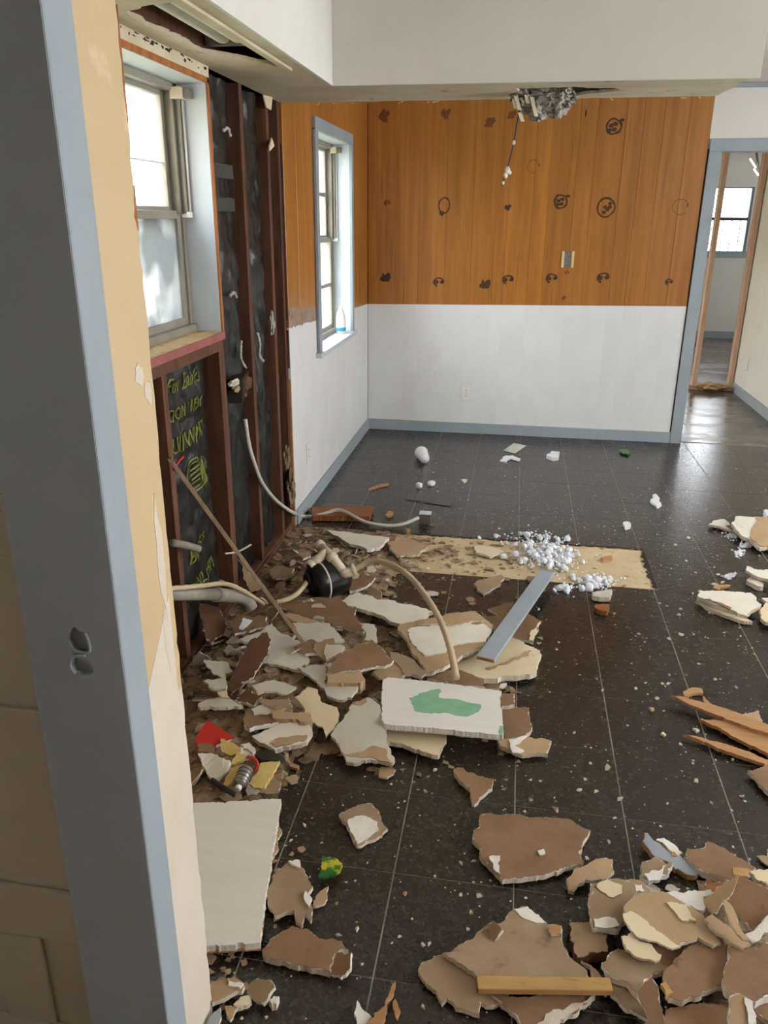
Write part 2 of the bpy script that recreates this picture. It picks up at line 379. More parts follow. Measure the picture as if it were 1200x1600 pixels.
# knots in the stained panelling: thin dark wood figures on the planks
krng = random.Random(3)
def blob2(cx, cy, rx, ry, n=18, wob=0.25, rng=krng):
    ph = rng.uniform(0, 6); return [(cx+rx*math.cos(t)*(1+wob*noise.noise(Vector((2*math.cos(t)+ph, 2*math.sin(t), ph)))*1.6), cy+ry*math.sin(t)*(1+wob*noise.noise(Vector((2*math.cos(t)+ph, 2*math.sin(t)+5, ph)))*1.6)) for t in [2*math.pi*i/n for i in range(n)]]
def knot(reg, c, r, style, mat='knot_dark'):
    x, y = px(reg, c); p = pY(x, y, YB); rm = r/REG[reg][2]/ (FPX/6.25)
    host = wb
    for a, b, o in pl_back:
        if a <= p.x < b: host = o
    polys = []
    def ringp(rx, ry, w, t0=0, t1=2*math.pi, n=20):
        ph = krng.uniform(0, 9)
        for i in range(n):
            ts = [t0+(t1-t0)*(i+j)/n for j in (0, 1)]; q = []
            for j, t in enumerate(ts):
                wob = 1+0.12*noise.noise(Vector((math.cos(t)*1.5, math.sin(t)*1.5, ph))); ww = w*(0.6+0.8*abs(noise.noise(Vector((t*2, ph, 1)))))
                q.append(((rx+ww)*wob*math.cos(t), (ry+ww)*wob*math.sin(t), (rx-ww)*wob*math.cos(t), (ry-ww)*wob*math.sin(t)))
            polys.append([(q[0][0], q[0][1]), (q[1][0], q[1][1]), (q[1][2], q[1][3]), (q[0][2], q[0][3])])
    if style == 'ring': ringp(rm*.85, rm*1.1, rm*.13); polys.append(blob2(-rm*.3, -rm*1.15, rm*.4, rm*.35))
    elif style == 'thin': ringp(rm*.9, rm*.9, rm*.05, 0.6, 5.6); polys.append(blob2(rm*.85, rm*.2, rm*.1, rm*.3))
    elif style == 'ringdots':
        ringp(rm*.95, rm*.95, rm*.12)
        for a, b in ((-.1, .05), (.4, .4), (.15, -.2), (-.2, -.5), (.35, .05)): polys.append(blob2(a*rm, b*rm, rm*.22, rm*.2, 10))
    elif style == 'dots':
        ringp(rm*.85, rm*.85, rm*.16)
        for a, b in ((-.3, .1), (.2, .3), (.1, -.3), (-.4, -.4)): polys.append(blob2(a*rm, b*rm, rm*.3, rm*.26, 10))
        polys.append(blob2(rm*.9, rm*.7, rm*.3, rm*.2))
    elif style == 'swirl':
        ringp(rm*.7, rm*.55, rm*.14, 0.3, 4.4); polys.append(blob2(-rm*.35, 0, rm*.3, rm*.3)); polys.append(blob2(rm*.45, rm*.05, rm*.3, rm*.25))
    else:
        polys.append(blob2(0, 0, rm*.8, rm*.75, 20, 0.5)); polys.append(blob2(rm*.6, rm*.5, rm*.35, rm*.3))
    bm = bmesh.new()
    for i, q in enumerate(polys):
        d = 0.0006+0.0002*(i % 3)
        fr = [bm.verts.new((p.x+u, YB-d, p.z+v)) for u, v in q]; bk = [bm.verts.new((p.x+u, YB+0.001, p.z+v)) for u, v in q]
        bm.faces.new(fr); n = len(q)
        for k in range(n): bm.faces.new((fr[k], bk[k], bk[(k+1) % n], fr[(k+1) % n]))
    bmobj('knot', bm, mat, host)
for c, r, s in (((263, 660), 38, 'blob'), ((660, 175), 40, 'ring'), ((1087, 192), 22, 'blob'), ((625, 690), 44, 'swirl'), ((930, 705), 38, 'blob'), ((1088, 675), 46, 'swirl')): knot('W1', c, r, s)
knot('W1', (280, 160), 26, 'swirl', 'knot_mid')
for c, r, s in (((240, 150), 44, 'dots'), ((545, 190), 54, 'ringdots'), ((180, 665), 46, 'swirl'), ((525, 660), 48, 'swirl'), ((965, 690), 30, 'swirl')): knot('W2', c, r, s)
knot('W2', (1040, 185), 48, 'thin', 'knot_mid'); knot('W2', (260, 795), 16, 'blob', 'knot_mid'); knot('W2', (283, 628), 18, 'swirl', 'knot_mid')
for c, r in (((255, 180), 40), ((672, 165), 34), ((962, 222), 36), ((1110, 172), 30)): knot('W3', c, r, 'blob', 'knot_mid')
knot('W4', (975, 480), 60, 'dots'); knot('W4', (290, 820), 50, 'thin', 'knot_mid')

# scuffs: whitewash smeared over the panelling by the cut edge, pale scratches
mk('whitewash', (168, 144, 130), (146, 120, 104), 18, 0.6, c3=(112, 80, 60), s3=30, t3=(0.56, 0.66))
for ya, yb, h in ((3.915, 4.128, .085), (4.132, 4.46, .06)):
    q_ = jag([(ya, zl(ya)-.002), (yb, zl(yb)-.002), (yb, zl(yb)+h), (ya, zl(ya)+h+.01)], .03, .004, krng); n = len(q_)
    obj('whitewash_smear', [(XL+.0006, a.x, a.y) for a in q_]+[(XL-.001, a.x, a.y) for a in q_], [tuple(range(n))]+[(i, (i+1) % n, (i+1) % n+n, i+n) for i in range(n)], 'whitewash', wl)
mk('scratch_pale', (170, 122, 70), (150, 98, 46), 60, 0.6)
for x0, y0, x1, y1, w_ in ((917, 165, 911, 243, .006), (915, 172, 917, 185, .012)):
    A_, B_ = pY(x0, y0, YB), pY(x1, y1, YB)
    q_ = jag([(A_.x-w_, A_.z), (B_.x-w_*.4, B_.z), (B_.x+w_*.4, B_.z), (A_.x+w_, A_.z)], .02, .0012, krng); n = len(q_)
    obj('pale_scratch', [(a.x, YB-.0005, a.y) for a in q_]+[(a.x, YB+.001, a.y) for a in q_], [tuple(range(n))]+[(i, (i+1) % n, (i+1) % n+n, i+n) for i in range(n)], 'scratch_pale', wb)

# doorway in the back wall, hall and far room
wh = empty('wall_hall', (1.7, YB+0.06, 0), kind='structure')
box('wall_over_door', (1.188, YB, 2.03), (3.4, YB+0.13, ZC), 'wall_white', wh)
box('wall_beside_door', (2.16, YB, 0), (3.4, YB+0.13, 2.03), 'wall_white', wh)
tr = empty('trim_1', (1.23, YB-0.02, 0), kind='structure')
box('side_casing', (1.195, YB-0.018, 0), (1.272, YB, 2.0115), 'blue_trim', tr, 0.003)
box('head_casing', (1.195, YB-0.018, 2.0118), (2.24, YB, 2.089), 'blue_trim', tr, 0.003)
box('side_casing', (2.15, YB-0.018, 0), (2.226, YB, 2.0115), 'blue_trim', tr, 0.003)
box('door_lining', (1.262, YB+0.0005, 0), (1.278, YB+0.14, 2.03), 'blue_trim', tr, 0.002)
box('door_lining', (1.278, YB+0.0005, 2.014), (2.147, YB+0.14, 2.03), 'blue_trim', tr, 0.002)
box('trim_2', (1.188, YB-0.016, 2.39), (3.4, YB, 2.418), 'blue_trim', None, 0.003, kind='structure')
box('wall_hall_right', (2.147, YB+0.13, 0), (2.25, 8.34, ZC), 'wall_white', kind='structure')
multibox('wall_hall_left', [((-1.4, YB+0.14, 0), (-1.3, 8.2, .5)), ((-1.4, YB+0.14, 2.2), (-1.3, 8.2, ZC)), ((-1.4, YB+.14, .5), (-1.3, 6.4, 2.2)), ((-1.4, 8.0, .5), (-1.3, 8.2, 2.2)), ((-1.4, 8.2, 0), (0.4, 8.3, ZC))], 'wall_white', kind='structure')  # opening out of view, added so sky light floods the hall
box('baseboard_hall', (2.135, YB+0.14, 0), (2.147, 8.2, 0.09), 'blue_trim', None, 0.002, kind='structure')
box('baseboard_back', (-1.112, YB-0.014, 0), (1.194, YB, 0.082), 'blue_trim', None, 0.003, kind='structure')
box('baseboard_left', (XL, 3.92, 0), (-1.112, YB, 0.084), 'blue_trim', None, 0.003, kind='structure')
pw = empty('stud_partition', (1.95, 8.25, 0), label='bare stud framed partition with two pale studs past the doorway', cat='stud wall')
box('bottom_plate', (0.4, 8.21, 0.0), (2.146, 8.30, 0.04), 'fresh_stud', pw, 0.002)
for x in (1.757, 2.096, 1.33): box('stud', (x, 8.21, 0.041), (x+0.042, 8.30, 2.30), 'fresh_stud', pw, 0.002)
box('top_plate', (0.4, 8.21, 2.301), (2.146, 8.30, 2.37), 'fresh_stud', pw, 0.002)
YF = 12.15
wf = empty('wall_far', (2.8, YF, 0), kind='structure')
FW = (2.38, 3.05, 1.185, 2.007)
multibox('wall_core', [((0.4, YF, 0), (FW[0], YF+.12, ZC)), ((FW[1], YF, 0), (5, YF+.12, ZC)), ((FW[0], YF, 0), (FW[1], YF+.12, FW[2])), ((FW[0], YF, FW[3]), (FW[1], YF+.12, ZC))], 'wall_white', wf)
box('baseboard_far', (0.5, YF-0.014, 0), (4.9, YF, 0.095), 'blue_trim', None, 0.002, kind='structure')
box('wall_far_left', (0.3, 8.3, 0), (0.4, YF+.12, ZC), 'wall_white', kind='structure')
multibox('wall_far_right', [((5.0, 8.2, 0), (5.1, 9.9, ZC)), ((5.0, 10.7, 0), (5.1, YF+.12, ZC)), ((5.0, 9.9, 0), (5.1, 10.7, 1.1)), ((5.0, 9.9, 2.1), (5.1, 10.7, ZC))], 'wall_white', kind='structure')  # unseen opening added to brighten the far room with daylight
multibox('wall_far_near', [((2.25, 8.2, 0), (5.0, 8.3, ZC))], 'wall_white', kind='structure')
w3 = empty('window_3', (2.7, YF, FW[2]), kind='structure')
fr = 0.035
multibox('window_frame', [((FW[0]-.04, YF-.015, FW[2]-.09), (FW[1]+.06, YF+.05, FW[2])), ((FW[0], YF+.02, FW[2]), (FW[0]+fr, YF+.07, FW[3])), ((FW[1]-fr, YF+.02, FW[2]), (FW[1], YF+.07, FW[3])),
         ((FW[0], YF+.02, FW[3]-.02), (FW[1], YF+.07, FW[3]))], 'blue_trim', w3)
box('meeting_rail', (FW[0]+fr, YF-.005, 1.578), (FW[1]-fr, YF+.04, 1.622), 'alu_dark', w3)
for i in range(1, 6): box('security_bar', (FW[0]+i*.112, YF+.08, FW[2]), (FW[0]+i*.112+.014, YF+.092, 1.6), 'alu_dark', w3)
box('security_bar', (FW[0], YF+.0925, 1.27), (FW[1], YF+.10, 1.284), 'alu_dark', w3)
box('pane', (FW[0], YF+.045, FW[2]), (FW[1], YF+.049, FW[3]), 'glass', w3)

# floor: base slab, then tile by tile
fl = empty('floor', (0.5, 3, -0.15), kind='structure')
box('floor_base', (-1.36, -2.7, -0.15), (3.4, YB+0.05, -0.0035), 'bare_floor', fl)
BARE = [(-1.13, 0.715, 3.42, 3.905), (-1.13, -0.60, 1.2, 3.42)]
box('joint_bed', (-0.60, -2.7, -0.0034), (3.4, 3.42, -0.0011), 'tile_joint', fl)
box('joint_bed', (-1.12, 3.905, -0.0034), (3.4, YB+0.05, -0.0011), 'tile_joint', fl)
box('joint_bed', (0.715, 3.42, -0.0034), (3.4, 3.905, -0.0011), 'tile_joint', fl)
box('bare_strip', (-1.13, 1.14, -0.0034), (-0.602, 3.42, -0.0012), 'bare_dirty', fl)
box('bare_strip', (-1.13, 3.42, -0.0034), (-0.56, 3.903, -0.0012), 'bare_dirty', fl)
T = 0.3048; X0, Y0 = 0.0815, 1.876
def sub(r, c):
    a0, a1, b0, b1 = r; c0, c1, d0, d1 = c
    if c1 <= a0 or c0 >= a1 or d1 <= b0 or d0 >= b1: return [r]
    out = []
    if d0 > b0: out.append((a0, a1, b0, d0))
    if d1 < b1: out.append((a0, a1, d1, b1))
    m0, m1 = max(b0, d0), min(b1, d1)
    if c0 > a0: out.append((a0, c0, m0, m1))
    if c1 < a1: out.append((c1, a1, m0, m1))
    return out
tmesh = {}
def tile_mesh(w, h):
    k = (round(w, 4), round(h, 4))
    if k not in tmesh:
        bm = bmesh.new(); a, b = w/2-0.0018, h/2-0.0008; c = 0.0006
        lo = [bm.verts.new((x, y, -0.003)) for x, y in ((-a, -b), (a, -b), (a, b), (-a, b))]
        md = [bm.verts.new((x, y, -c)) for x, y in ((-a, -b), (a, -b), (a, b), (-a, b))]
        hi = [bm.verts.new((x, y, 0)) for x, y in ((-a+c, -b+c), (a-c, -b+c), (a-c, b-c), (-a+c, b-c))]
        for p, q in ((lo, md), (md, hi)):
            for i in range(4): bm.faces.new((p[i], p[(i+1) % 4], q[(i+1) % 4], q[i]))
        bm.faces.new(hi)
        me = bpy.data.meshes.new('tile'); bm.to_mesh(me); bm.free(); me.materials.append(MATS['tile']); tmesh[k] = me
    return tmesh[k]
for i in range(-4, 7):
    for j in range(-4, 14):
        r = [(max(X0+i*T, -1.12), min(X0+(i+1)*T, 2.3), Y0+j*T, min(Y0+(j+1)*T, YB+0.02))]
        for c in BARE: r = [s for q in r for s in sub(q, c)]
        for a0, a1, b0, b1 in r:
            if a1-a0 < 0.008 or b1-b0 < 0.008: continue
            o = bpy.data.objects.new('tile', tile_mesh(a1-a0, b1-b0)); COL.objects.link(o); o.parent = fl
            o.location = Vector(((a0+a1)/2, (b0+b1)/2, random.uniform(-0.0003, 0.0002)))-ORG[fl]
# ragged black mastic left along the cut tile edge
mr = random.Random(11)
def ragstrip(a, b, w, z, name, mat, parent):
    a, b = Vector(a), Vector(b); n = int((b-a).length/0.02); d = (b-a).normalized(); nn = Vector((-d.y, d.x))
    V, F = [], []
    for i in range(n+1):
        p = a.lerp(b, i/n); u = mr.uniform(0.3, 1.0)*w
        V += [(p.x, p.y, z), (p.x+nn.x*u, p.y+nn.y*u, z), (p.x+nn.x*u, p.y+nn.y*u, z-.002), (p.x, p.y, z-.002)]
    for i in range(n):
        k = 4*i
        F += [(k, k+4, k+5, k+1), (k+1, k+5, k+6, k+2), (k+3, k+2, k+6, k+7)]
    obj(name, V, F, mat, parent)
ragstrip((0.712, 3.903), (-0.75, 3.903), 0.022, 0.0005, 'mastic_edge', 'mastic_black', fl)
ragstrip((0.712, 3.43), (0.712, 3.903), 0.035, 0.0003, 'mastic_edge', 'mastic_black', fl)
box('floor_hall', (-1.4, YB+0.05, -0.15), (5.1, YF+.1, -0.0005), 'hall_floor', kind='structure')
box('floor_side', (-3.0, -2.7, -0.15), (-1.36, 1.0, -0.001), 'bare_floor', kind='structure')

# ceilings, soffit along the left wall and across the room
multibox('ceiling', [((-1.36, 1.0, ZC), (3.4, YB+.13, ZC+.1)), ((-3.0, -2.7, ZC), (3.4, 1.0, ZC+.1)), ((-1.4, YB+.13, ZC), (5.1, YF+.12, ZC+.1))], 'ceiling_white', kind='structure')
so = empty('ceiling_soffit', (-0.9, 2.5, ZS), kind='structure')
rng = random.Random(5)
XS, YS0, YS1 = -0.783, 3.462, 3.93
box('soffit_face', (XS-0.012, 1.132, ZS-.001), (XS, YS0+.012, ZC), 'wall_white', so)
box('beam_face', (XS+.0005, YS0, ZS-.001), (0.826, YS0+.012, ZC), 'wall_white', so)
box('beam_face', (-1.10, YS1-.012, ZS+.0135), (0.80, YS1, ZC), 'wall_white', so)
box('beam_end', (0.79, YS0+.013, ZS+.012), (0.80, YS1-.012, ZC), 'wall_white', so)
hole1 = jag([(-1.046, 2.22), (-0.99, 2.19), (-0.862, 2.12), (-0.865, 3.05), (-1.046, 2.72)], .05, .004, rng)
holed('soffit_underside', [(-1.137, 1.132), (XS-.0125, 1.132), (XS-.0125, YS0+.0123), (-1.137, YS0+.0123)], [tuple(v) for v in hole1], ZS, ZS+.012, 'cream_dirty', so)
hole2 = jag([(-0.07, 3.63), (0.05, 3.62), (0.15, 3.60), (0.33, 3.66), (0.37, 3.72), (0.24, 3.80), (0.18, 3.87), (-0.03, 3.90), (-0.05, 3.78)], .03, .012, rng)
Yq = YS0+.0125
ob = [(-1.137, Yq), (XS, Yq)]+[(XS+(0.785-XS)*i/14, Yq) for i in range(1, 14)]+[(0.79, Yq), (0.80, 3.51), (0.785, 3.60), (0.79, 3.70), (0.772, 3.80), (0.775, 3.90), (0.76, YS1)]+[(0.76-(0.76+1.137)*i/40, YS1+rng.uniform(-.006, .004)) for i in range(1, 41)]
holed('beam_underside', ob, [tuple(v) for v in hole2], ZS, ZS+.012, 'cream_dirty', so)
for x in (-0.62, 0.1, 0.62): box('framing', (x, YS0+.014, ZS+.03), (x+.038, YS1-.014, ZS+.07), 'stud_wood', so)
box('joist', (-1.085, 1.2, ZS+.0125), (-1.047, 3.2, ZS+.15), 'stud_wood', so)
box('soffit_lid', (-1.13, 1.14, ZS+.16), (XS-.014, 3.44, ZS+.17), 'sheathing', so)
# rusty torn lip beside the lamp opening, torn paper along the soffit edges
obox('torn_lip', (-0.852, 2.45, ZS-.004), (.012, .0, .0), (0, .62, 0), (0, 0, .004), 'cream_dirty', so)
ragstrip((-0.864, 3.08), (-0.864, 1.95), 0.012, ZS-.0005, 'rust_line', 'mastic_black', so)
for i in range(14):
    x = rng.uniform(-1.1, 0.75); L = rng.uniform(.008, .03)
    c = Vector((x, YS1-.005, ZS-.006)); a = rng.uniform(-.7, .7)
    obox('torn_paper', c, Vector((math.cos(a), 0, math.sin(a)))*L*.5, (0, .004, 0), (0, .001, .002), 'cream_dirty', so)
for i in range(34):                                                  # mould specks along the top of the header board
    cy = rng.uniform(2.2, 2.98); cz = ZS-.002-abs(rng.gauss(0, .007)); q_ = blob2(cy, cz, rng.uniform(.003, .016), rng.uniform(.0015, .005), 10, .6, rng); n = len(q_)
    obj('mould_spot', [(-1.1212, a, b) for a, b in q_]+[(-1.1225, a, b) for a, b in q_], [tuple(range(n))]+[(i_, (i_+1) % n, (i_+1) % n+n, i_+n) for i_ in range(n)], 'mastic_black', wl)

# stub of wall at the doorway, its trim and the side room
st = empty('wall_stub', (-0.6, 1.0, 0), kind='structure')
box('wall_core', (-0.672, 0.946, 0), (-0.551, 1.1318, ZC), 'wood_raw', st)
ed = []                                                              # painted wall sheet with a ragged cut edge
er = random.Random(21)
zz = 0.0
while zz < ZC:
    ed.append((1.1315+er.uniform(-.0035, .0025), zz)); zz += er.uniform(.012, .05)
def sheet(z0, z1, mat, name, x0=-0.551, x1=-0.5445):
    e = [q for q in ed if z0 < q[1] < z1]
    e = [(np.interp(z0, [q[1] for q in ed], [q[0] for q in ed]), z0)]+e+[(np.interp(z1, [q[1] for q in ed], [q[0] for q in ed]), z1)]
    V, F = [], []
    for y, z in e: V += [(x1, .93, z), (x1, y, z), (x0, y, z), (x0, .93, z)]
    for i in range(len(e)-1):
        k = 4*i
        for a in range(4): F.append((k+a, k+(a+1) % 4, k+4+(a+1) % 4, k+4+a))
    F += [(0, 3, 2, 1), (4*len(e)-4, 4*len(e)-3, 4*len(e)-2, 4*len(e)-1)]
    obj(name, V, F, mat, st)
sheet(0.0, 0.80, 'wall_primer', 'painted_sheet'); sheet(0.80, ZC, 'cream_wall', 'painted_sheet')
pv = [(.94+.175*t, 0.80+.06*math.sin(2.2*t)+.14*t*t) for t in [i/12 for i in range(13)]]
V = [(-.5441, y, z) for y, z in pv]+[(-.5441, 1.115, .79), (-.5441, .94, .79)]
obj('primer_patch', V+[(-.546, a[1], a[2]) for a in V], [tuple(range(15))]+[(i, (i+1) % 15, (i+1) % 15+15, i+15) for i in range(15)], 'wall_primer', st)
for cy, cz, ry, rz in ((1.10, 1.06, .011, .085), (1.09, 1.36, .012, .014), (1.112, 1.33, .010, .02), (1.09, .92, .006, .06)):
    q = blob2(cy, cz, ry, rz, 18, .4); n = len(q)
    obj('primer_patch', [(-.5437, a, b) for a, b in q]+[(-.546, a, b) for a, b in q], [tuple(range(n))]+[(i, (i+1) % n, (i+1) % n+n, i+n) for i in range(n)], 'wall_primer', st)
for z0, z1, d in ((1.90, 2.02, .004), (1.70, 1.84, .006), (1.56, 1.62, .009), (2.08, 2.3, .004), (1.99, 2.06, .003)):   # torn brown edge of the sheet
    V = []; m = 7
    for i in range(m): V.append((-.5440, 1.133, z0+(z1-z0)*i/(m-1)))
    for i in range(m): V.append((-.5440, 1.133-d*(.4+.8*er.random())*(0.3 if i in (0, m-1) else 1), z1-(z1-z0)*i/(m-1)))
    n = len(V)
    obj('torn_edge', V+[(-.5465, a[1], a[2]) for a in V], [tuple(range(n))]+[(i, (i+1) % n, (i+1) % n+n, i+n) for i in range(n)], 'trim_edge_wood', st)
t3 = empty('trim_3', (-0.6, 0.93, 0), kind='structure')
jh = [(-.594+.013*math.cos(t)*1.0, .977+.034*math.sin(t)) for t in [2*math.pi*i/14 for i in range(14)]]
# door jamb with two routed latch mortises
bm = bmesh.new()
def jamb_face():
    outer = [(-.682, 0.0), (-.5345, 0.0), (-.5345, ZC), (-.682, ZC)]
    holes = [blob2(-.598, 1.000, .016, .021, 14, .25), blob2(-.599, .957, .017, .014, 14, .25)]
    pts = [Vector(p) for p in outer]; edg = [(0, 1), (1, 2), (2, 3), (3, 0)]
    for h in holes:
        n = len(pts); pts += [Vector(p) for p in h]; edg += [(n+i, n+(i+1) % len(h)) for i in range(len(h))]
    r = geometry.delaunay_2d_cdt(pts, edg, [], 1, 1e-6)
    vs = [bm.verts.new((v.x, .926, v.y)) for v in r[0]]
    for f in r[2]:
        c = sum((r[0][i] for i in f), Vector((0, 0)))/len(f)
        if not any(inpoly(c, h) for h in holes): bm.faces.new([vs[i] for i in f])
    e = bmesh.ops.extrude_face_region(bm, geom=list(bm.faces))
    for v in e['geom']:
        if isinstance(v, bmesh.types.BMVert): v.co.y = .946
jamb_face(); bmobj('jamb', bm, 'blue_trim', t3)
box('mortise_bed', (-.62, .936, .93), (-.575, .9462, 1.03), 'blue_trim', t3)
tube('latch_rim', [(-.612, .9255, .945), (-.617, .925, .960), (-.610, .9252, .974), (-.590, .9255, .978)], .0022, 'blue_trim', t3, 6, 4)
tube('latch_rim', [(-.611, .9255, .985), (-.585, .925, .984), (-.582, .9252, 1.0), (-.586, .9255, 1.016)], .0022, 'blue_trim', t3, 6, 4)
box('casing', (-.5505, .9265, 0), (-.5325, .994, ZC), 'blue_trim', t3, 0.004)
box('wall_partition', (-1.226, 1.012, 0), (-0.672, 1.131, ZC), 'cream_door', kind='structure')
dr = empty('door_1', (-1.0, 1.0, 0), kind='structure')
multibox('door_leaf', [((-1.6, .990, 0.01), (-.685, 1.008, 2.03))], 'cream_door', dr)
for z0, z1 in ((.01, .10), (.325, .445), (.725, .83), (1.10, 1.20), (1.5, 1.6), (1.93, 2.03)): box('rail', (-1.6, .980, z0), (-.685, .9902, z1), 'cream_door', dr, .004)
for x0, x1 in ((-.84, -.80), (-1.6, -1.5)): 
    box('stile', (x0-.06, .982, .101), (x1, .9902, .324), 'cream_door', dr, .004)
box('wall_side_near', (-.672, -2.7, 0), (-.551, 0.06, ZC), 'cream_wall', kind='structure')
box('wall_side_far', (-3.0, 1.01, 0), (-1.36, 1.13, ZC), 'cream_wall', kind='structure')
# room behind and to the right of the camera: unseen walls with openings added for daylight
def wall_holes(name, x0, x1, y0, y1, holes, mat):     # wall along Y with openings added to let sky light in (ya, yb, za, zb)
    bx, y = [], y0
    for ya, yb, za, zb_ in holes:
        bx += [((x0, y, 0), (x1, ya, ZC)), ((x0, ya, 0), (x1, yb, za)), ((x0, ya, zb_), (x1, yb, ZC))]; y = yb
    bx.append(((x0, y, 0), (x1, y1, ZC))); multibox(name, bx, mat, kind='structure')
wall_holes('wall_side_left', -3.1, -3.0, -2.7, 1.13, [(-.9, -.5, 1.3, 1.9)], 'wall_white')  # small opening added to light the cream door in the side room
wall_holes('wall_right', 3.4, 3.5, -2.7, YB+.13, [(-.1, 1.3, .9, 2.25), (2.7, 4.3, .8, 2.1)], 'wall_white')  # openings out of view, placed and sized to light beam and back wall
box('wall_rear', (-3.1, -2.8, 0), (3.5, -2.7, ZC), 'wood_panel', kind='structure')
# outdoors
box('ground_outside', (-30, -25, -.6), (-1.37, 40, -.5), 'grass', kind='structure')
nb = empty('neighbour_house', (-7, 9, -.5), label='pale neighbouring house wall seen through the left windows', cat='house')
for i in range(16): box('siding_board', (-7.0-.012*(i % 1), 2, -.5+i*.24), (-6.97, 26, -.5+i*.24+.232), 'neighbour', nb)
box('wall_body', (-7.2, 2, -.5), (-7.0, 26, 3.4), 'neighbour', nb)
# windows 1 and 2
def leftwindow(name, w, casing, mids, rail, filmed):
    y0, y1, z0, z1 = w
    o = empty(name, (XL, (y0+y1)/2, z0), kind='structure')
    for n, lo, hi in (('jamb_lining', (-1.36, y1, z0), (-1.124, y1+.018, z1)), ('jamb_lining', (-1.36, y0-.018, z0), (-1.124, y0, z1)), ('head_lining', (-1.36, y0-.018, z1), (-1.124, y1+.018, z1+.018))):
        box(n, lo, hi, 'blue_lining', o, .001)
    fx0, fx1 = -1.30, -1.232
    for n, lo, hi in (('frame_post', (fx0, y1-.028, z0+.018), (fx1, y1, z1)), ('frame_post', (fx0, y0, z0+.018), (fx1, y0+.028, z1)), ('frame_head', (fx0, y0, z1-.025), (fx1, y1, z1)), ('frame_sill', (fx0, y0, z0), (fx1+.015, y1, z0+.03))):
        box(n, lo, hi, 'alu_frame', o, .002)
    box('track', (fx1, y1-.03, rail), (fx1+.018, y1-.004, z1-.02), 'alu_frame', o, .002)
    box('track', (fx1, y1-.045, rail), (fx1+.004, y1-.03, z1-.02), 'alu_dark', o)
    for si, (a, b, xx, m) in enumerate(((rail, z1-.025, -1.280, 'glass'), (z0+.03, rail, -1.252, filmed))):
        s = empty('sash', (xx, y0, a)); s.parent = o; s.location = Vector((xx, y0, a))-ORG[o]
        for n, lo, hi in (('stile', (xx-.012, y1-.06, a), (xx+.012, y1-.03, b)), ('stile', (xx-.012, y0+.03, a), (xx+.012, y0+.06, b)), ('bottom_rail', (xx-.012, y0+.06, a-.012), (xx+.012, y1-.06, a+.026)), ('top_rail', (xx-.012, y0+.06, b-.016), (xx+.012, y1-.06, b+.012))):
            box(n, lo, hi, 'alu_frame', s, .002)
        box('pane', (xx-.002, y0+.058, a+.02), (xx+.002, y1-.058, b-.012), m, s)
        if mids: box('muntin', (xx-.008, y0+.06, (a+b)/2-.011), (xx+.008, y1-.06, (a+b)/2+.011), 'alu_frame', s)
    tube('balance_rod', [(fx1+.024, y1-.012, rail), (fx1+.024, y1-.012, z1-.05)], .0045, 'plastic_white', o, 8, 0)
    box('latch', (fx1, y1-.03, rail-.012), (fx1+.03, y1-.004, rail+.008), 'plastic_white', o, .003)
    box('rod_bracket', (fx1-.005, y1-.05, z1-.052), (fx1+.035, y1-.002, z1-.014), 'pvc', o, .002)
    box('rod_bracket', (fx1+.036, y1-.03, z1-.048), (fx1+.062, y1-.001, z1-.016), 'metal_grey', o, .002)
    return o
w1 = leftwindow('window_1', W1, False, False, 1.588, 'glass_filmed')
box('muntin', (-1.284, W1[0]+.06, 1.755), (-1.276, W1[1]-.06, 1.761), 'lower_white', w1)
box('window_stool', (-1.262, W1[0]-.03, 1.140), (-1.112, 2.956, 1.166), 'sill_dusty', w1, .002)
box('stool_edge', (-1.1118, W1[0]-.03, 1.139), (-1.106, 2.957, 1.167), 'sill_pink', w1, .001)
box('apron', (-1.135, W1[0]-.03, 1.095), (-1.122, 2.955, 1.138), 'stud_wood', w1, .001)
for lo, hi in (((-1.128, W1[1]+.002, 1.137), (-1.117, W1[1]+.021, 2.036)), ((-1.128, W1[0]-.05, 2.0165), (-1.117, W1[1]+.0215, 2.0355))): box('lining_edge', lo, hi, 'trim_edge_wood', w1, .001)
w2 = leftwindow('window_2', W2, True, True, 1.447, 'glass')
for lo, hi in (((-1.125, 4.475, .851), (-1.107, 4.534, 2.0165)), ((-1.125, 5.418, .851), (-1.107, 5.477, 2.0165)), ((-1.125, 4.475, 2.017), (-1.107, 5.477, 2.08))): box('casing', lo, hi, 'blue_trim', w2, .003)
box('window_stool', (-1.262, 4.44, .822), (-1.09, 5.50, .8505), 'blue_lining', w2, .003)

# ------------------------------------------------------------------ insulation batts in the open wall
def bdisp(y, z, seed):
    return .018*noise.noise(Vector((y*9, z*4, seed)))+.022*abs(noise.noise(Vector((y*14+z*5, z*8, seed+3))))+.007*noise.noise(Vector((y*40, z*30, seed+8)))-.006
def batt(y0, y1, z0, z1, seed, bulge, label, xb=-1.165):
    ny, nz = 26, 110; V, F = [], []
    for j in range(nz+1):
        for i in range(ny+1):
            u, v = i/ny, j/nz; y = y0+(y1-y0)*u; z = z0+(z1-z0)*v
            d = bulge*math.sin(math.pi*u)**.6
            w = bdisp(y, z, seed)
            V.append((xb-.02+d+w, y+.004*noise.noise(Vector((z*12, seed, u*3))), z))
    for j in range(nz):
        for i in range(ny):
            a = j*(ny+1)+i; F.append((a, a+1, a+ny+2, a+ny+1))
    n = len(V); V += [(-1.222, v[1], v[2]) for v in V]
    F += [tuple(i+n for i in f[::-1]) for f in F]
    o = obj('insulation_batt', V, F, 'insulation_black', None, True, label=label, cat='insulation', group='black insulation batts in the open wall')
    return o
b1 = batt(2.47, 2.90, .035, 1.095, 1.0, .014, 'black faced insulation batt with yellow print under the first window')
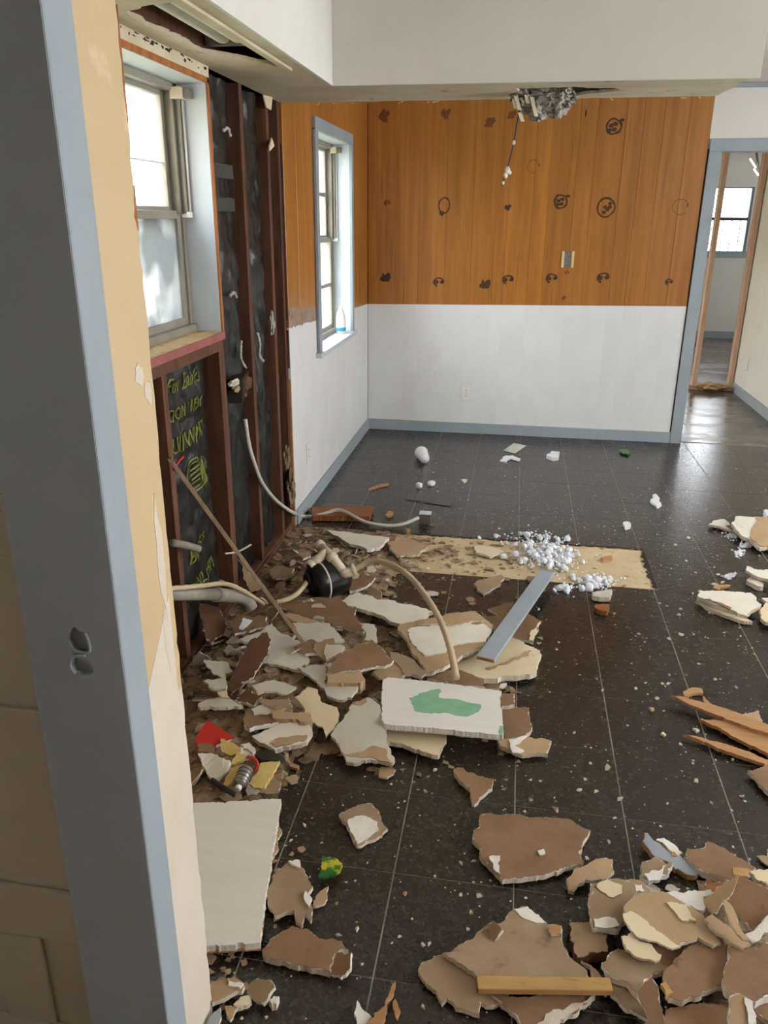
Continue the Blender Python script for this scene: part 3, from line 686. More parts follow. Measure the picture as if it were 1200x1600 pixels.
b0 = batt(2.08, 2.425, .035, 1.095, 9.0, .010, 'black insulation batt between studs beside the cream wall stub')
b2 = batt(3.022, 3.348, .035, ZS-.005, 2.0, .02, 'wrinkled black insulation batt right beside the first window frame')
b3 = batt(3.39, 3.698, .035, ZS-.005, 4.0, .02, 'black insulation batt between the second and third tall studs')
b4 = batt(3.74, 3.870, .035, ZS-.005, 6.0, .01, 'narrow black insulation strip next to the dining panelling')
def wall_text(s, y, z, size, mat, parent, x=-1.147, shear=0.0, rot=0.0, sx=1.0):
    cu = bpy.data.curves.new('t', 'FONT'); cu.body = s; cu.size = size; cu.extrude = .0008; cu.shear = shear; cu.resolution_u = 2
    to = bpy.data.objects.new('t', cu); COL.objects.link(to)
    dg = bpy.context.evaluated_depsgraph_get(); bm = bmesh.new(); bm.from_mesh(to.evaluated_get(dg).to_mesh())
    bmesh.ops.triangulate(bm, faces=list(bm.faces))
    for _ in range(3):
        le = [e for e in bm.edges if e.calc_length() > .012]
        if le: bmesh.ops.subdivide_edges(bm, edges=le, cuts=1); bmesh.ops.triangulate(bm, faces=[f for f in bm.faces if len(f.verts) > 3])
    bm.verts.index_update()
    c, sn = math.cos(rot), math.sin(rot)
    V = []
    for v in bm.verts:
        a, b = v.co.x*sx, v.co.y; yy = y+a*c-b*sn; z2 = z+a*sn+b*c
        V.append((x+v.co.z+surf(yy, z2), yy, z2))
    F = [tuple(v.index for v in p.verts) for p in bm.faces]; bm.free()
    bpy.data.objects.remove(to); bpy.data.curves.remove(cu)
    return obj('printed_lettering', V, F, mat, parent)
def surf(y, z): return 0.0
def surf1(y, z):
    u = min(max((y-2.47)/(2.90-2.47), 0.001), .999)
    return -1.165-.02+.014*math.sin(math.pi*u)**.6+bdisp(y, z, 1.0)+.004+1.147
surf = surf1
wall_text('Eur Blanks', 2.535, 1.0, .080, 'print_yellow', b1, shear=.3, sx=.84)
wall_text('OOM TREM', 2.54, .90, .066, 'print_yellow', b1, sx=.86)
wall_text('UIMWLMTI', 2.54, .785, .085, 'print_yellow', b1, sx=.78)
wall_text('Blanks', 2.60, .33, .085, 'print_yellow', b1, shear=.3, rot=.25, sx=.8)
wall_text('UIMWLMTI', 2.52, .185, .075, 'print_yellow', b1, rot=.12, sx=.9)
def emblem(cy, cz, r):
    V, F = [], []
    def addring(r0, r1, oy=0, oz=0, ey=1.0):
        n = len(V); k = 36
        for rr in (r0, r1):
            for i in range(k):
                t = 2*math.pi*i/k; y, z = cy+oy+rr*ey*math.cos(t), cz+oz+rr*math.sin(t); V.append((-1.147+surf1(y, z), y, z))
        for i in range(k): F.append((n+i, n+(i+1) % k, n+k+(i+1) % k, n+k+i))
    addring(r, r*.92); addring(r*.80, r*.74)
    for dz, w in ((.35, .5), (.1, .6), (-.15, .6), (-.4, .45)):
        n = len(V)
        for y, z in ((-w, dz-.07), (w, dz+.05), (w, dz+.15), (-w, dz+.03)): yy, z2 = cy+y*r*.8, cz+z*r; V.append((-1.147+surf1(yy, z2), yy, z2))
        F.append((n, n+1, n+2, n+3))
    addring(r*.75, r*.05, r*1.35, -.25*r, .55); addring(r*.92, r*.86, r*1.35, -.25*r, .6)
    obj('printed_emblem', V, F, 'print_yellow', b1)
emblem(2.70, .665, .07)
def surf2(y, z): return -.014
surf = surf2
wall_text('S', 3.25, 1.37, .11, 'print_grey', b2, x=-1.148)
for z in (1.72, 1.60): box('print_band', (-1.166, 3.06, z), (-1.1455, 3.26, z+.05), 'print_grey', b2)

# ------------------------------------------------------------------ outlets and fixtures
def outlet(c, n, name, label, mat='plastic_white', w=.07, h=.115, brass=False):
    c = Vector(c); n = Vector(n); s = Vector((0, 0, 1)).cross(n)
    o = empty(name, c, label=label, cat='outlet')
    obox('cover_plate', c+n*.003, s*w/2, (0, 0, h/2), n*.003, mat, o, .001)
    for dz in (.02, -.02):
        q = obox('socket', c+n*.0065+Vector((0, 0, dz)), s*.016, (0, 0, .013), n*.0012, mat if not brass else 'metal_grey', o)
        for k in (-1, 1): obox('slot', c+n*.0079+Vector((0, 0, dz+.001))+s*k*.006, s*.0012, (0, 0, .005), n*.0003, 'slot_dark', q)
    obox('screw', c+n*.0067, s*.003, (0, 0, .003), n*.001, 'metal_grey', o)
    if brass:
        for k in (-1, 1): obox('brass_flange', c+n*.005+s*k*(w/2+.002), s*.009, (0, 0, h/2+.004), n*.004, 'brass', o, .001)
    return o
outlet((.331, YB-.0005, 1.312), (0, -1, 0), 'wall_outlet', 'metal outlet with brass side flanges on the stained wood panelling', 'metal_grey', .065, .105, True)
outlet((-.355, YB-.0005, .318), (0, -1, 0), 'wall_outlet', 'white outlet low on the white wall facing the camera')
outlet((XL+.0005, 4.20, .326), (1, 0, 0), 'wall_outlet', 'white outlet below the far left window')
outlet((2.1465, 7.86, .331), (-1, 0, 0), 'wall_outlet', 'white outlet low on the hall wall past the doorway')
fx = empty('fluorescent_fixture', (-.95, 2.5, ZS+.03), label='white twin tube fluorescent fixture hanging in the open soffit', cat='light fixture')
box('housing', (-.985, 1.7, ZS+.065), (-.868, 2.95, ZS+.085), 'ceiling_white', fx, .003)
box('side_pan', (-.885, 1.7, ZS+.012), (-.866, 2.95, ZS+.064), 'ceiling_white', fx, .003)
for x in (-.965, -.915): lathe('tube', (x, 1.75, ZS+.036), (0, 1, 0), [(0, .012), (.02, .021), (.96, .021), (.985, .016), (.99, .008)], 'ceiling_white', fx, 14)
box('end_box', (-1.04, 2.76, ZS+.02), (-.9, 2.78, ZS+.12), 'metal_grey', fx)
ff = empty('hanging_light', pY(1176, 250, 9.6), label='small lit tube fixture hanging in the far room', cat='light fixture')
p0 = pY(1172, 248, 9.6); p1 = pY(1181, 262, 9.6); p2 = pY(1178, 264, 9.6); p3 = pY(1185, 274, 9.6)
tube('lit_tube', [p0, p1], .008, 'tube_lit', ff, 8, 0); tube('lit_tube', [p2, p3], .008, 'tube_lit', ff, 8, 0)
tube('bracket', [p0+Vector((.06, .05, .09)), p2+Vector((.05, .03, .02)), p3+Vector((.05, .03, -.01))], .014, 'metal_grey', ff, 6, 0)

# ------------------------------------------------------------------ rubble mounds
def hm(x, y):
    h = .075*math.exp(-((x+.82)/.28)**2-((y-2.5)/.47)**2)+.035*math.exp(-((x+.25)/.26)**2-((y-2.5)/.26)**2)+.05*math.exp(-((x+.85)/.3)**2-((y-3.35)/.35)**2)
    h += .03*math.exp(-((x+.84)/.16)**2-((y-1.9)/.25)**2)+.015*math.exp(-((x+.62)/.14)**2-((y-1.25)/.15)**2)
    h += .045*math.exp(-((x-.62)/.2)**2-((y-1.45)/.2)**2)
    return h
def mound(name, x0, x1, y0, y1, label, mat='rubble_dirt', cut=.010):
    nx, ny = int((x1-x0)/.018), int((y1-y0)/.018); V, F = [], []
    ok = {}
    for j in range(ny+1):
        for i in range(nx+1):
            x, y = x0+(x1-x0)*i/nx, y0+(y1-y0)*j/ny
            h = hm(x, y); z = h-cut+.016*noise.noise(Vector((x*14, y*14, 1)))+.010*noise.noise(Vector((x*40, y*40, 5)))
            ok[(i, j)] = z > -.004; V.append((x, y, max(z, -.003)))
    for j in range(ny):
        for i in range(nx):
            if all(ok[(a, b)] for a in (i, i+1) for b in (j, j+1)):
                a = j*(nx+1)+i; F.append((a, a+1, a+nx+2, a+nx+1))
    return obj(name, V, F, mat, None, False, label=label, cat='rubble', kind='stuff')
mound('rubble_heap', -1.12, .15, 1.7, 3.88, 'brown crumbled plaster heap under the debris along the open wall')
mound('rubble_heap', .25, 1.1, 1.0, 1.95, 'crumbled plaster under the broken drywall pile by the camera', 'rubble_dirt', .014)
def chips(name, n, region, size, mat, label, cat, seed, onmound=True, flat=True, dens=None):
    r = random.Random(seed); V, F = [], []; c = 0
    while c < n:
        x, y = r.uniform(*region[0]), r.uniform(*region[1])
        if dens and r.random() > dens(x, y): continue
        c += 1; s = r.uniform(*size)*(r.random()**.8+.35); z = max(0, hm(x, y)-.012) if onmound else 0.0
        k = r.randint(3, 5); a0 = r.uniform(0, 6.3); tx, ty = (r.uniform(-.35, .35), r.uniform(-.35, .35)) if z > .004 else (0, 0); th = s*r.uniform(.15, .35)
        b = len(V); top = []
        for i in range(k):
            a = a0+2*math.pi*(i+r.uniform(-.25, .25))/k; d = s*r.uniform(.6, 1.2); dx, dy = d*math.cos(a), d*math.sin(a)
            V.append((x+dx, y+dy, z+th+tx*dx+ty*dy)); V.append((x+dx*.9, y+dy*.9, z+tx*dx+ty*dy-.0005))
        F.append(tuple(b+2*i for i in range(k)))
        for i in range(k): j = (i+1) % k; F.append((b+2*i, b+2*i+1, b+2*j+1, b+2*j))
    return obj(name, V, F, mat, None, label=label, cat=cat, kind='stuff')
def dleft(x, y):
    if y < 2.15 and x > -.60: return .02
    return min(1, max(.04, 1.1-(x+1.12)/.55)) if y < 3.42 else min(1, max(.12, .9-(x+.9)/1.0))
chips('plaster_flakes', 1500, ((-1.12, .3), (1.75, 3.89)), (.006, .022), 'flake', 'countless small brown and grey flakes littering the bare strip by the open wall', 'flakes', 3, dens=dleft)
chips('plaster_flakes', 260, ((-.72, -.40), (1.14, 1.62)), (.004, .015), 'flake', 'small flakes spilled on the floor at the foot of the wall stub', 'flakes', 4, dens=lambda x, y: max(.03, 1-(x+.72)/.28))
chips('plaster_crumbs', 3600, ((-.6, 2.0), (1.12, 6.0)), (.0012, .0042), 'crumb', 'fine white plaster crumbs sprinkled over the dark tile floor', 'crumbs', 5, False,
      dens=lambda x, y: .25+.75*math.exp(-((x-.15)/.5)**2-((y-4.1)/.5)**2)+.5*math.exp(-((x-.9)/.35)**2-((y-4.0)/.9)**2)+.3*math.exp(-((y-2)/1.)**2))

# ------------------------------------------------------------------ broken drywall and boards, piece by piece
def planept(p, z, g, o):
    d = ray(*p); # z plane: Z = z + gx*(x-ox) + gy*(y-oy)
    den = d[2]-g[0]*d[0]-g[1]*d[1]
    t = (z-g[0]*o[0]-g[1]*o[1]-CAMZ)/den
    return Vector((d[0]*t, d[1]*t, CAMZ+d[2]*t))
PSEED = [100]
def slabmesh(pts, th, nrm, rg, warp, cuts=True):
    # pts: top outline in space; body below along -nrm
    bm = bmesh.new(); vs = [bm.verts.new(p) for p in pts]
    f = bm.faces.new(vs); bm.normal_update()
    if f.normal.z < 0: f.normal_flip()
    bmesh.ops.triangulate(bm, faces=[f])
    if cuts:
        for _ in range(2):
            le = [e for e in bm.edges if e.calc_length() > .05]
            if le: bmesh.ops.subdivide_edges(bm, edges=le, cuts=1); bmesh.ops.triangulate(bm, faces=[q for q in bm.faces if len(q.verts) > 3])
    if warp > 0:
        s = rg.uniform(0, 50)
        for v in bm.verts: v.co += nrm*warp*(noise.noise(Vector((v.co.x*6, v.co.y*6, s)))+.4*noise.noise(Vector((v.co.x*22, v.co.y*22, s))))
    e = bmesh.ops.extrude_face_region(bm, geom=list(bm.faces))
    nv = [v for v in e['geom'] if isinstance(v, bmesh.types.BMVert)]
    for v in nv: v.co -= nrm*th
    return bm
def piece(name, label, cat, reg, poly, z, th, face, core='gypsum', g=(0, 0), patches=(), jg=.0045, warp=.0035, group=None, lay=.0012):
    PSEED[0] += 1; rg = random.Random(PSEED[0])
    P = [px(reg, p) for p in poly]
    c = (sum(p[0] for p in P)/len(P), sum(p[1] for p in P)/len(P)); o = pZ(c[0], c[1], z)
    nrm = Vector((-g[0], -g[1], 1)).normalized()
    def up(pp, lift, j):
        W = [planept(p, z, g, o) for p in pp]
        if j > 0:
            q = jag([(w.x, w.y) for w in W], .018, j, rg)
        else: q = [Vector((w.x, w.y)) for w in W]
        return [Vector((a.x, a.y, z+g[0]*(a.x-o.x)+g[1]*(a.y-o.y)))+nrm*lift for a in q]
    root = empty(name, (o.x, o.y, max(0, z-th)), label=label, cat=cat)
    if group: root['group'] = group
    pts = up(P, 0, jg)
    st_ = rg.getstate()
    if core is None:
        bmobj('sheet', slabmesh(pts, th, nrm, rg, warp), face, root)
    else:
        bm = slabmesh([p-nrm*lay for p in pts], th-lay, nrm, rg, warp)
        rg.setstate(st_)
        bmobj('core', bm, core, root)
        ins = []
        cen = sum(pts, Vector((0, 0, 0)))/len(pts)
        for p in pts:                                   # facing paper torn back a little from the broken edge
            d = (cen-p); k = min(.3, max(0, rg.gauss(.0005, .0022))/max(d.length, 1e-4)); ins.append(p+d*k)
        rg.setstate(st_)
        bmobj('paper_face', slabmesh(ins, lay, nrm, rg, warp), face, root)
    for pp, m in patches:
        bmobj('torn_patch', slabmesh(up([px(reg, q) for q in pp], .0010+warp*.8, .003), .0012+warp, nrm, rg, 0, False), m, root)
    return root
DW = 'drywall_piece'
def dw(label, reg, poly, z, th, face, core='gypsum', **k): return piece(DW, label, 'drywall', reg, poly, z, th, face, core, **k)

# -- foreground, beside the stub
bo = piece('painted_board', 'smooth white painted board lying flat against the cream wall stub', 'board', 'P', [(250, 1258), (440, 1248), (434, 1290), (416, 1395), (407, 1474), (262, 1482)], .045, .022, 'board_white', 'wood_raw', jg=.0006, warp=0, lay=.018)
dw('crumpled brown torn paper backing beside the white board', 'C', [(385, 655), (420, 560), (500, 490), (560, 500), (600, 560), (630, 620), (600, 660), (625, 720), (620, 795), (590, 760), (575, 830), (540, 800), (530, 740), (430, 770), (395, 710)], .028, .012, 'grey_paper', warp=.008, patches=[([(590, 650), (625, 690), (610, 730), (588, 700)], 'gypsum_white'), ([(500, 495), (560, 490), (565, 530), (540, 520)], 'gypsum_white')])
dw('pale torn strip sticking out under the white board', 'C', [(415, 330), (455, 300), (460, 350), (425, 440), (410, 520), (392, 500)], .018, .008, 'tan_paper')
dw('brown faced slab with a curled right end below the white board', 'C', [(365, 945), (450, 860), (520, 820), (780, 900), (815, 945), (745, 960), (720, 1065), (600, 1030), (440, 1000), (370, 975)], .024, .018, 'brown_paper')
dw('small curled brown shard at the tip of a brown slab', 'C', [(752, 958), (828, 958), (820, 1050), (770, 1090), (728, 1075)], .03, .010, 'brown_paper', 'gypsum_white', g=(.35, .2), warp=.006)
dw('beige torn scrap with a white chalky patch alone on the tiles', 'C', [(765, 240), (860, 190), (940, 185), (970, 220), (990, 280), (1020, 315), (860, 405), (830, 355), (810, 310)], .016, .010, 'grey_paper', warp=.005, patches=[([(812, 275), (900, 255), (965, 288), (972, 328), (862, 395), (838, 350)], 'gypsum_white')])
piece('candy_wrapper', 'crumpled green and yellow wrapper on the dark tiles', 'wrapper', 'C', [(680, 458), (745, 468), (785, 510), (745, 560), (690, 575), (662, 570), (672, 510)], .022, .006, 'green_wrap', None, warp=.009)
dw('tiny pale flake beside the crumpled brown paper', 'C', [(635, 690), (670, 640), (712, 615), (695, 700), (630, 720)], .012, .008, 'tan_paper')
piece('white_shard', 'white pointed shard at the bottom edge beside a wood splinter', 'shard', 'C', [(820, 1420), (862, 1210), (935, 1295), (900, 1430)], .02, .010, 'board_white', None, warp=0)
piece('wood_splinter', 'brown wood splinter pointing up from the bottom edge', 'splinter', 'C', [(860, 1420), (1060, 1110), (1052, 1165), (960, 1420)], .028, .010, 'wood_raw', None, warp=.001)
piece('wood_splinter', 'thin short splinter standing beside the bottom edge splinter', 'splinter', 'C', [(1058, 1200), (1072, 1230), (1070, 1310), (1062, 1300)], .012, .005, 'wood_raw', None, warp=0)
dw('beige leaf shaped fragment at the foot of the stub', 'C', [(100, 1110), (190, 1090), (275, 1130), (260, 1160), (170, 1200), (105, 1225)], .035, .012, 'tan_paper', patches=[([(180, 1100), (270, 1128), (250, 1150), (190, 1140)], 'gypsum_white')])
dw('folded grey fragment below the lower brown slab', 'C', [(285, 1140), (340, 1090), (430, 1140), (370, 1230), (290, 1180)], .028, .012, 'grey_paper', g=(.2, .3))
dw('small beige chip between fragments at the foot of the stub', 'C', [(215, 1230), (290, 1180), (310, 1210), (240, 1245)], .022, .012, 'paint_cream')
dw('tan shred in the lower left corner rubble', 'C', [(170, 1240), (240, 1250), (200, 1310), (180, 1290)], .02, .010, 'tan_paper')
dw('round white plaster lump in the lower left rubble', 'C', [(400, 1210), (425, 1190), (455, 1192), (440, 1232), (415, 1235)], .02, .02, 'gypsum_white', warp=.004)
piece('trim_fragment', 'short blue grey trim fragment in the lower left corner', 'trim', 'C', [(70, 1400), (95, 1290), (150, 1245), (172, 1400)], .03, .012, 'blue_trim', 'gypsum', warp=0)

# -- foreground centre
dw('large brown faced slab with a white dented spot, centre foreground', 'D', [(410, 200), (440, 190), (700, 215), (1000, 265), (1060, 290), (1030, 340), (995, 420), (1020, 470), (1010, 490), (790, 550), (545, 580), (470, 500), (410, 430), (370, 340), (375, 290), (410, 265)], .026, .016, 'brown_paper', patches=[([(465, 450), (530, 445), (538, 555), (490, 520)], 'gypsum_white'), ([(750, 415), (785, 405), (795, 430), (760, 438)], 'gypsum_white')])
dw('brown triangular slab lying alone in the middle of the tiles', 'B', [(525, 1280), (550, 1265), (745, 1330), (740, 1360), (640, 1470), (625, 1465), (560, 1340)], .022, .016, 'brown_paper', g=(0, .12))
dw('lower grey brown sheet with ragged left corner at the bottom', 'D', [(50, 1100), (190, 1015), (385, 1130), (600, 1200), (560, 1290), (480, 1320), (420, 1300), (410, 1370), (350, 1350), (270, 1330), (220, 1270), (190, 1305), (100, 1190)], .018, .012, 'grey_paper')
dw('upper grey brown sheet with white torn top corner under the wood strip', 'D', [(190, 1010), (440, 850), (610, 750), (690, 740), (800, 840), (885, 850), (900, 960), (960, 1050), (1040, 1110), (1030, 1200), (400, 1200), (385, 1130)], .032, .014, 'grey_paper', patches=[([(610, 758), (690, 742), (805, 842), (740, 838), (650, 800)], 'gypsum_white')])
dw('brown piece poking out below the yellow wood strip', 'D', [(540, 1310), (480, 1250), (900, 1240), (1090, 1255), (1000, 1320), (930, 1370), (850, 1445), (650, 1445)], .026, .014, 'brown_paper', patches=[([(740, 1440), (1085, 1262), (1000, 1330), (860, 1440)], 'gypsum')])
def bar(name, label, cat, a, b, w, h, mat, lift, ends=None, **kw):
    a, b = Vector(a), Vector(b); d = (b-a).normalized(); s = Vector((0, 0, 1)).cross(d).normalized(); u = d.cross(s)
    o = empty(name, (a+b)/2-Vector((0, 0, h/2)), label=label, cat=cat)
    obox('length', (a+b)/2, d*(b-a).length/2, s*w/2, u*h/2, mat, o, .0015)
    if ends:
        for p, k in ((a, -1), (b, 1)): obox('cut_end', p+d*k*.0008, d*.0008, s*(w/2-.002), u*(h/2-.002), ends, o)
    return o
a, b = pZ(*px('D', (395, 1195)), .044), pZ(*px('D', (1180, 1205)), .044)
bar('wood_strip', 'yellow pine wood strip lying across the grey brown sheet', 'wood strip', a, b, .032, .016, 'wood_yellow', 0, 'wood_brown')
dw('dark brown block with broken face beside the upper sheet', 'D', [(930, 830), (1130, 850), (1165, 1000), (985, 1032), (940, 930)], .035, .03, 'grey_paper', 'dark_paper', warp=.004)
dw('brown lump sitting on the grey brown sheet', 'D', [(450, 840), (490, 815), (545, 870), (500, 935)], .05, .016, 'brown_paper', g=(.2, .5))
dw('small orange brown chip on the right of the grey sheet', 'D', [(820, 845), (890, 845), (890, 900), (830, 900)], .042, .008, 'wood_raw')
dw('beige folded scrap above the right foreground pile', 'E', [(20, 570), (75, 510), (250, 450), (290, 460), (300, 530), (250, 580), (130, 580), (65, 650), (30, 640)], .03, .014, 'tan_paper', warp=.006, g=(0, .15))

# -- right foreground pile
dw('grey faced slab with white chalk rim at the left of the right pile', 'E', [(160, 600), (250, 580), (420, 600), (440, 690), (380, 800), (330, 862), (180, 860)], .05, .02, 'grey_paper', 'gypsum_white', patches=[([(200, 610), (270, 592), (345, 620), (345, 670), (290, 690), (215, 650)], 'paint_cream'), ([(178, 815), (300, 810), (330, 855), (185, 858)], 'gypsum_white')])
dw('thin grey paper edge behind the white rimmed slab', 'E', [(260, 580), (400, 575), (470, 590), (520, 640), (520, 700), (400, 690)], .044, .006, 'grey_paper', patches=[([(385, 620), (460, 615), (475, 650), (420, 655)], 'gypsum_white')])
dw('bright white chalk sheet behind the wood grained piece', 'E', [(600, 655), (860, 638), (876, 660), (820, 680), (838, 740), (800, 760), (700, 720)], .058, .010, 'gypsum_white')
dw('tan wood grained torn sheet on top of the right pile', 'E', [(395, 690), (420, 655), (610, 655), (800, 770), (870, 850), (925, 940), (880, 965), (790, 915), (710, 950), (640, 985), (490, 850), (365, 790)], .075, .008, 'tan_paper', warp=.005, patches=[([(600, 720), (720, 740), (780, 830), (700, 830)], 'paint_cream')])
dw('pale strip across the tan wood grained sheet', 'E', [(350, 775), (400, 760), (690, 970), (640, 985), (520, 935), (360, 820)], .082, .005, 'paint_cream', warp=.003)
dw('cream rounded flake hanging over the middle of the right pile', 'E', [(340, 910), (400, 890), (520, 960), (577, 1020), (540, 1060), (450, 1040), (370, 990)], .07, .008, 'paint_cream', g=(0, .1))
tf = piece('trim_fragment', 'blue grey painted trim stick with a nail hole by the right pile', 'trim', 'E', [(475, 300), (495, 305), (760, 490), (800, 530), (770, 555), (730, 550), (480, 375), (465, 350)], .03, .02, 'blue_trim', 'wood_raw', g=(0, .2), warp=.001, patches=[([(632, 420), (655, 418), (662, 445), (640, 448)], 'wood_raw')])
dw('white chalk bit behind the blue grey trim stick', 'E', [(545, 345), (590, 330), (650, 370), (700, 420), (680, 440)], .02, .018, 'gypsum_white')
dw('brown slab with pointed top right of the blue trim stick', 'E', [(725, 395), (830, 385), (850, 350), (960, 400), (1060, 460), (1130, 510), (1000, 570), (960, 585), (790, 510), (720, 440)], .034, .02, 'brown_paper')
dw('round crumpled beige scrap with white rim below the trim stick', 'E', [(460, 480), (540, 445), (580, 470), (600, 490), (640, 480), (610, 550), (500, 600), (450, 570), (465, 540)], .03, .016, 'grey_paper', 'gypsum_white', warp=.008, patches=[([(470, 560), (560, 540), (600, 505), (580, 560), (500, 598)], 'gypsum_white')])
dw('reddish brown chunk behind the torn paper of the right pile', 'E', [(840, 565), (930, 590), (940, 640), (825, 635)], .05, .03, 'wood_brown')
dw('brown faced slab leaning at the right edge of the frame', 'E', [(990, 600), (1030, 540), (1130, 600), (1250, 640), (1250, 800), (1120, 880), (1060, 830), (950, 700)], .10, .014, 'brown_paper', g=(.12, .35))
dw('beige torn paper curl in the right pile', 'E', [(820, 690), (900, 620), (985, 585), (1030, 540), (1000, 640), (930, 720), (900, 778), (850, 760)], .11, .005, 'tan_paper', g=(.3, .5), warp=.008)
dw('long tan strip at the right edge of the wood grained sheet', 'E', [(830, 810), (870, 780), (960, 840), (1100, 955), (1060, 975), (990, 950), (900, 890)], .088, .008, 'tan_paper')
dw('narrow curled tan strip crossing the leaning brown slab', 'E', [(940, 690), (1000, 750), (1050, 880), (1090, 940), (1050, 930), (985, 850), (950, 760)], .118, .005, 'tan_paper', g=(-.2, .35))
dw('white broken gypsum edge facing the camera on the far right', 'E', [(1065, 900), (1200, 785), (1250, 770), (1250, 880), (1110, 950)], .098, .03, 'gypsum_white', 'gypsum_white', g=(0, .6), warp=.004)
dw('brown slab in the lower middle of the right pile', 'E', [(590, 1110), (700, 1000), (760, 950), (975, 950), (940, 1080), (945, 1200), (800, 1260), (700, 1290), (620, 1270)], .062, .016, 'brown_paper')
dw('brown slab with white broken edge at the lower right corner', 'E', [(965, 970), (1250, 920), (1250, 1240), (1100, 1285), (960, 1230), (942, 1100)], .078, .022, 'brown_paper', 'gypsum_white')
dw('beige grey slab on the left flank of the right pile', 'E', [(225, 1060), (320, 980), (420, 985), (560, 1040), (640, 1100), (520, 1140), (440, 1250), (290, 1150)], .05, .018, 'grey_paper', 'gypsum_white')
dw('dark recess brown sheet under the cream flake', 'E', [(450, 1040), (600, 940), (800, 930), (780, 1000), (640, 1110), (540, 1130)], .045, .012, 'brown_paper')
dw('upright brown shard with white rim at the bottom of the right pile', 'E', [(435, 1275), (515, 1150), (560, 1205), (600, 1440), (500, 1440)], .06, .012, 'brown_paper', 'gypsum_white', g=(.1, .4))
dw('long grey strip running under the right pile', 'E', [(105, 1050), (150, 1070), (440, 1270), (500, 1400), (460, 1380), (280, 1250)], .03, .010, 'grey_paper', 'gypsum_white')
dw('brown sheet at the very bottom of the right pile', 'E', [(600, 1340), (820, 1300), (985, 1290), (1000, 1460), (600, 1460)], .04, .014, 'brown_paper')
dw('pale upright strip with white edge in the lower right corner', 'E', [(975, 1260), (1030, 1245), (1110, 1290), (1130, 1450), (970, 1450)], .092, .012, 'tan_paper', 'gypsum_white', g=(0, .35), patches=[([(1058, 1275), (1105, 1292), (1125, 1445), (1085, 1445)], 'gypsum_white')])
dw('brown corner sheet under the lower right slab', 'E', [(1105, 1300), (1250, 1250), (1250, 1440), (1190, 1400)], .055, .012, 'brown_paper')
dw('cream fragment at the right edge above the leaning slab', 'E', [(1085, 520), (1250, 505), (1250, 640), (1130, 575)], .085, .012, 'paint_cream')
piece('wood_chip', 'small yellow wood chip on top of the right pile', 'wood chip', 'E', [(990, 505), (1092, 520), (1085, 562), (1000, 552)], .10, .012, 'wood_yellow', None, warp=0)
piece('wood_chip', 'yellow chip wedged low in the right pile', 'wood chip', 'E', [(570, 1190), (600, 1178), (645, 1240), (605, 1262)], .07, .012, 'wood_yellow', None, warp=0)

# -- right middle
for poly, z, lab in (([(470, 1107), (520, 1113), (720, 1165), (960, 1255), (1150, 1330), (1150, 1375), (960, 1296), (700, 1205), (560, 1150)], .034, 'long upper wood splinter pointing left at the right edge'),
                     ([(615, 1228), (650, 1230), (735, 1237), (720, 1222), (760, 1210), (960, 1290), (1150, 1370), (1150, 1470), (960, 1402), (780, 1312), (740, 1285), (690, 1260)], .022, 'broad split wood board between two splinters at the right edge'),
                     ([(535, 1303), (600, 1312), (800, 1368), (960, 1432), (1150, 1500), (1150, 1520), (960, 1456), (760, 1390), (620, 1332)], .020, 'thin lower wood splinter pointing left at the right edge')):
    piece('wood_splinter', lab, 'splinter', 'F', poly, z, .012, 'wood_raw', None, warp=.001, jg=.0015)
piece('wood_chip', 'short pale stick above the long splinters', 'wood chip', 'F', [(535, 1090), (630, 1075), (636, 1097), (545, 1113)], .014, .012, 'wood_raw', None, warp=0)
piece('wood_chip', 'thin pointed chip resting against the long upper splinter', 'wood chip', 'F', [(635, 1110), (695, 1165), (670, 1168), (640, 1140)], .02, .008, 'wood_raw', None, warp=0, g=(0, .3))
dw('tan scrap resting behind the long upper splinter', 'F', [(825, 1205), (910, 1183), (932, 1245), (870, 1240)], .03, .008, 'tan_paper')
dw('brown rounded slab below the splinters at the right edge', 'F', [(860, 1485), (960, 1448), (1060, 1430), (1060, 1610), (960, 1592), (915, 1550)], .022, .014, 'brown_paper')
dw('white painted slab with a broken front edge on the right floor', 'J', [(215, 1100), (240, 1045), (700, 1055), (820, 1060), (890, 1130), (945, 1195), (830, 1260), (790, 1330), (700, 1300), (380, 1180)], .045, .02, 'paint_white', 'gypsum', g=(0, .1), patches=[([(300, 1140), (350, 1135), (600, 1240), (585, 1262)], 'brown_paper')])
dw('broken cream edge strip in front of the white painted slab', 'J', [(205, 1150), (230, 1110), (420, 1200), (700, 1310), (845, 1395), (750, 1390), (400, 1262)], .018, .016, 'paint_cream')
dw('white and tan slab at the right edge among foam bits', 'J', [(610, 280), (660, 190), (870, 200), (1150, 215), (1150, 540), (930, 550), (815, 450), (730, 420)], .05, .02, 'paint_white', 'gypsum', g=(0, .08), patches=[([(872, 203), (1145, 218), (1145, 535), (935, 542), (822, 448)], 'tan_paper')], jg=.002)
dw('pointed white shard left of the white and tan slab', 'J', [(345, 280), (520, 225), (600, 290), (665, 370), (520, 325)], .022, .014, 'paint_white', patches=[([(540, 305), (600, 300), (655, 362), (600, 345)], 'brown_paper')])
dw('white slab end reaching in from the right edge', 'J', [(762, 800), (775, 755), (860, 795), (1120, 800), (1120, 965), (880, 870)], .05, .014, 'paint_white', g=(0, .1))
dw('crumbled gypsum chunk under the white slab end', 'J', [(775, 920), (830, 870), (970, 950), (965, 990), (930, 992)], .025, .022, 'gypsum', warp=.005)
dw('small white scrap beside the broken white slab', 'J', [(945, 1125), (1018, 1113), (1100, 1130), (1080, 1180), (1000, 1165)], .02, .012, 'paint_white')
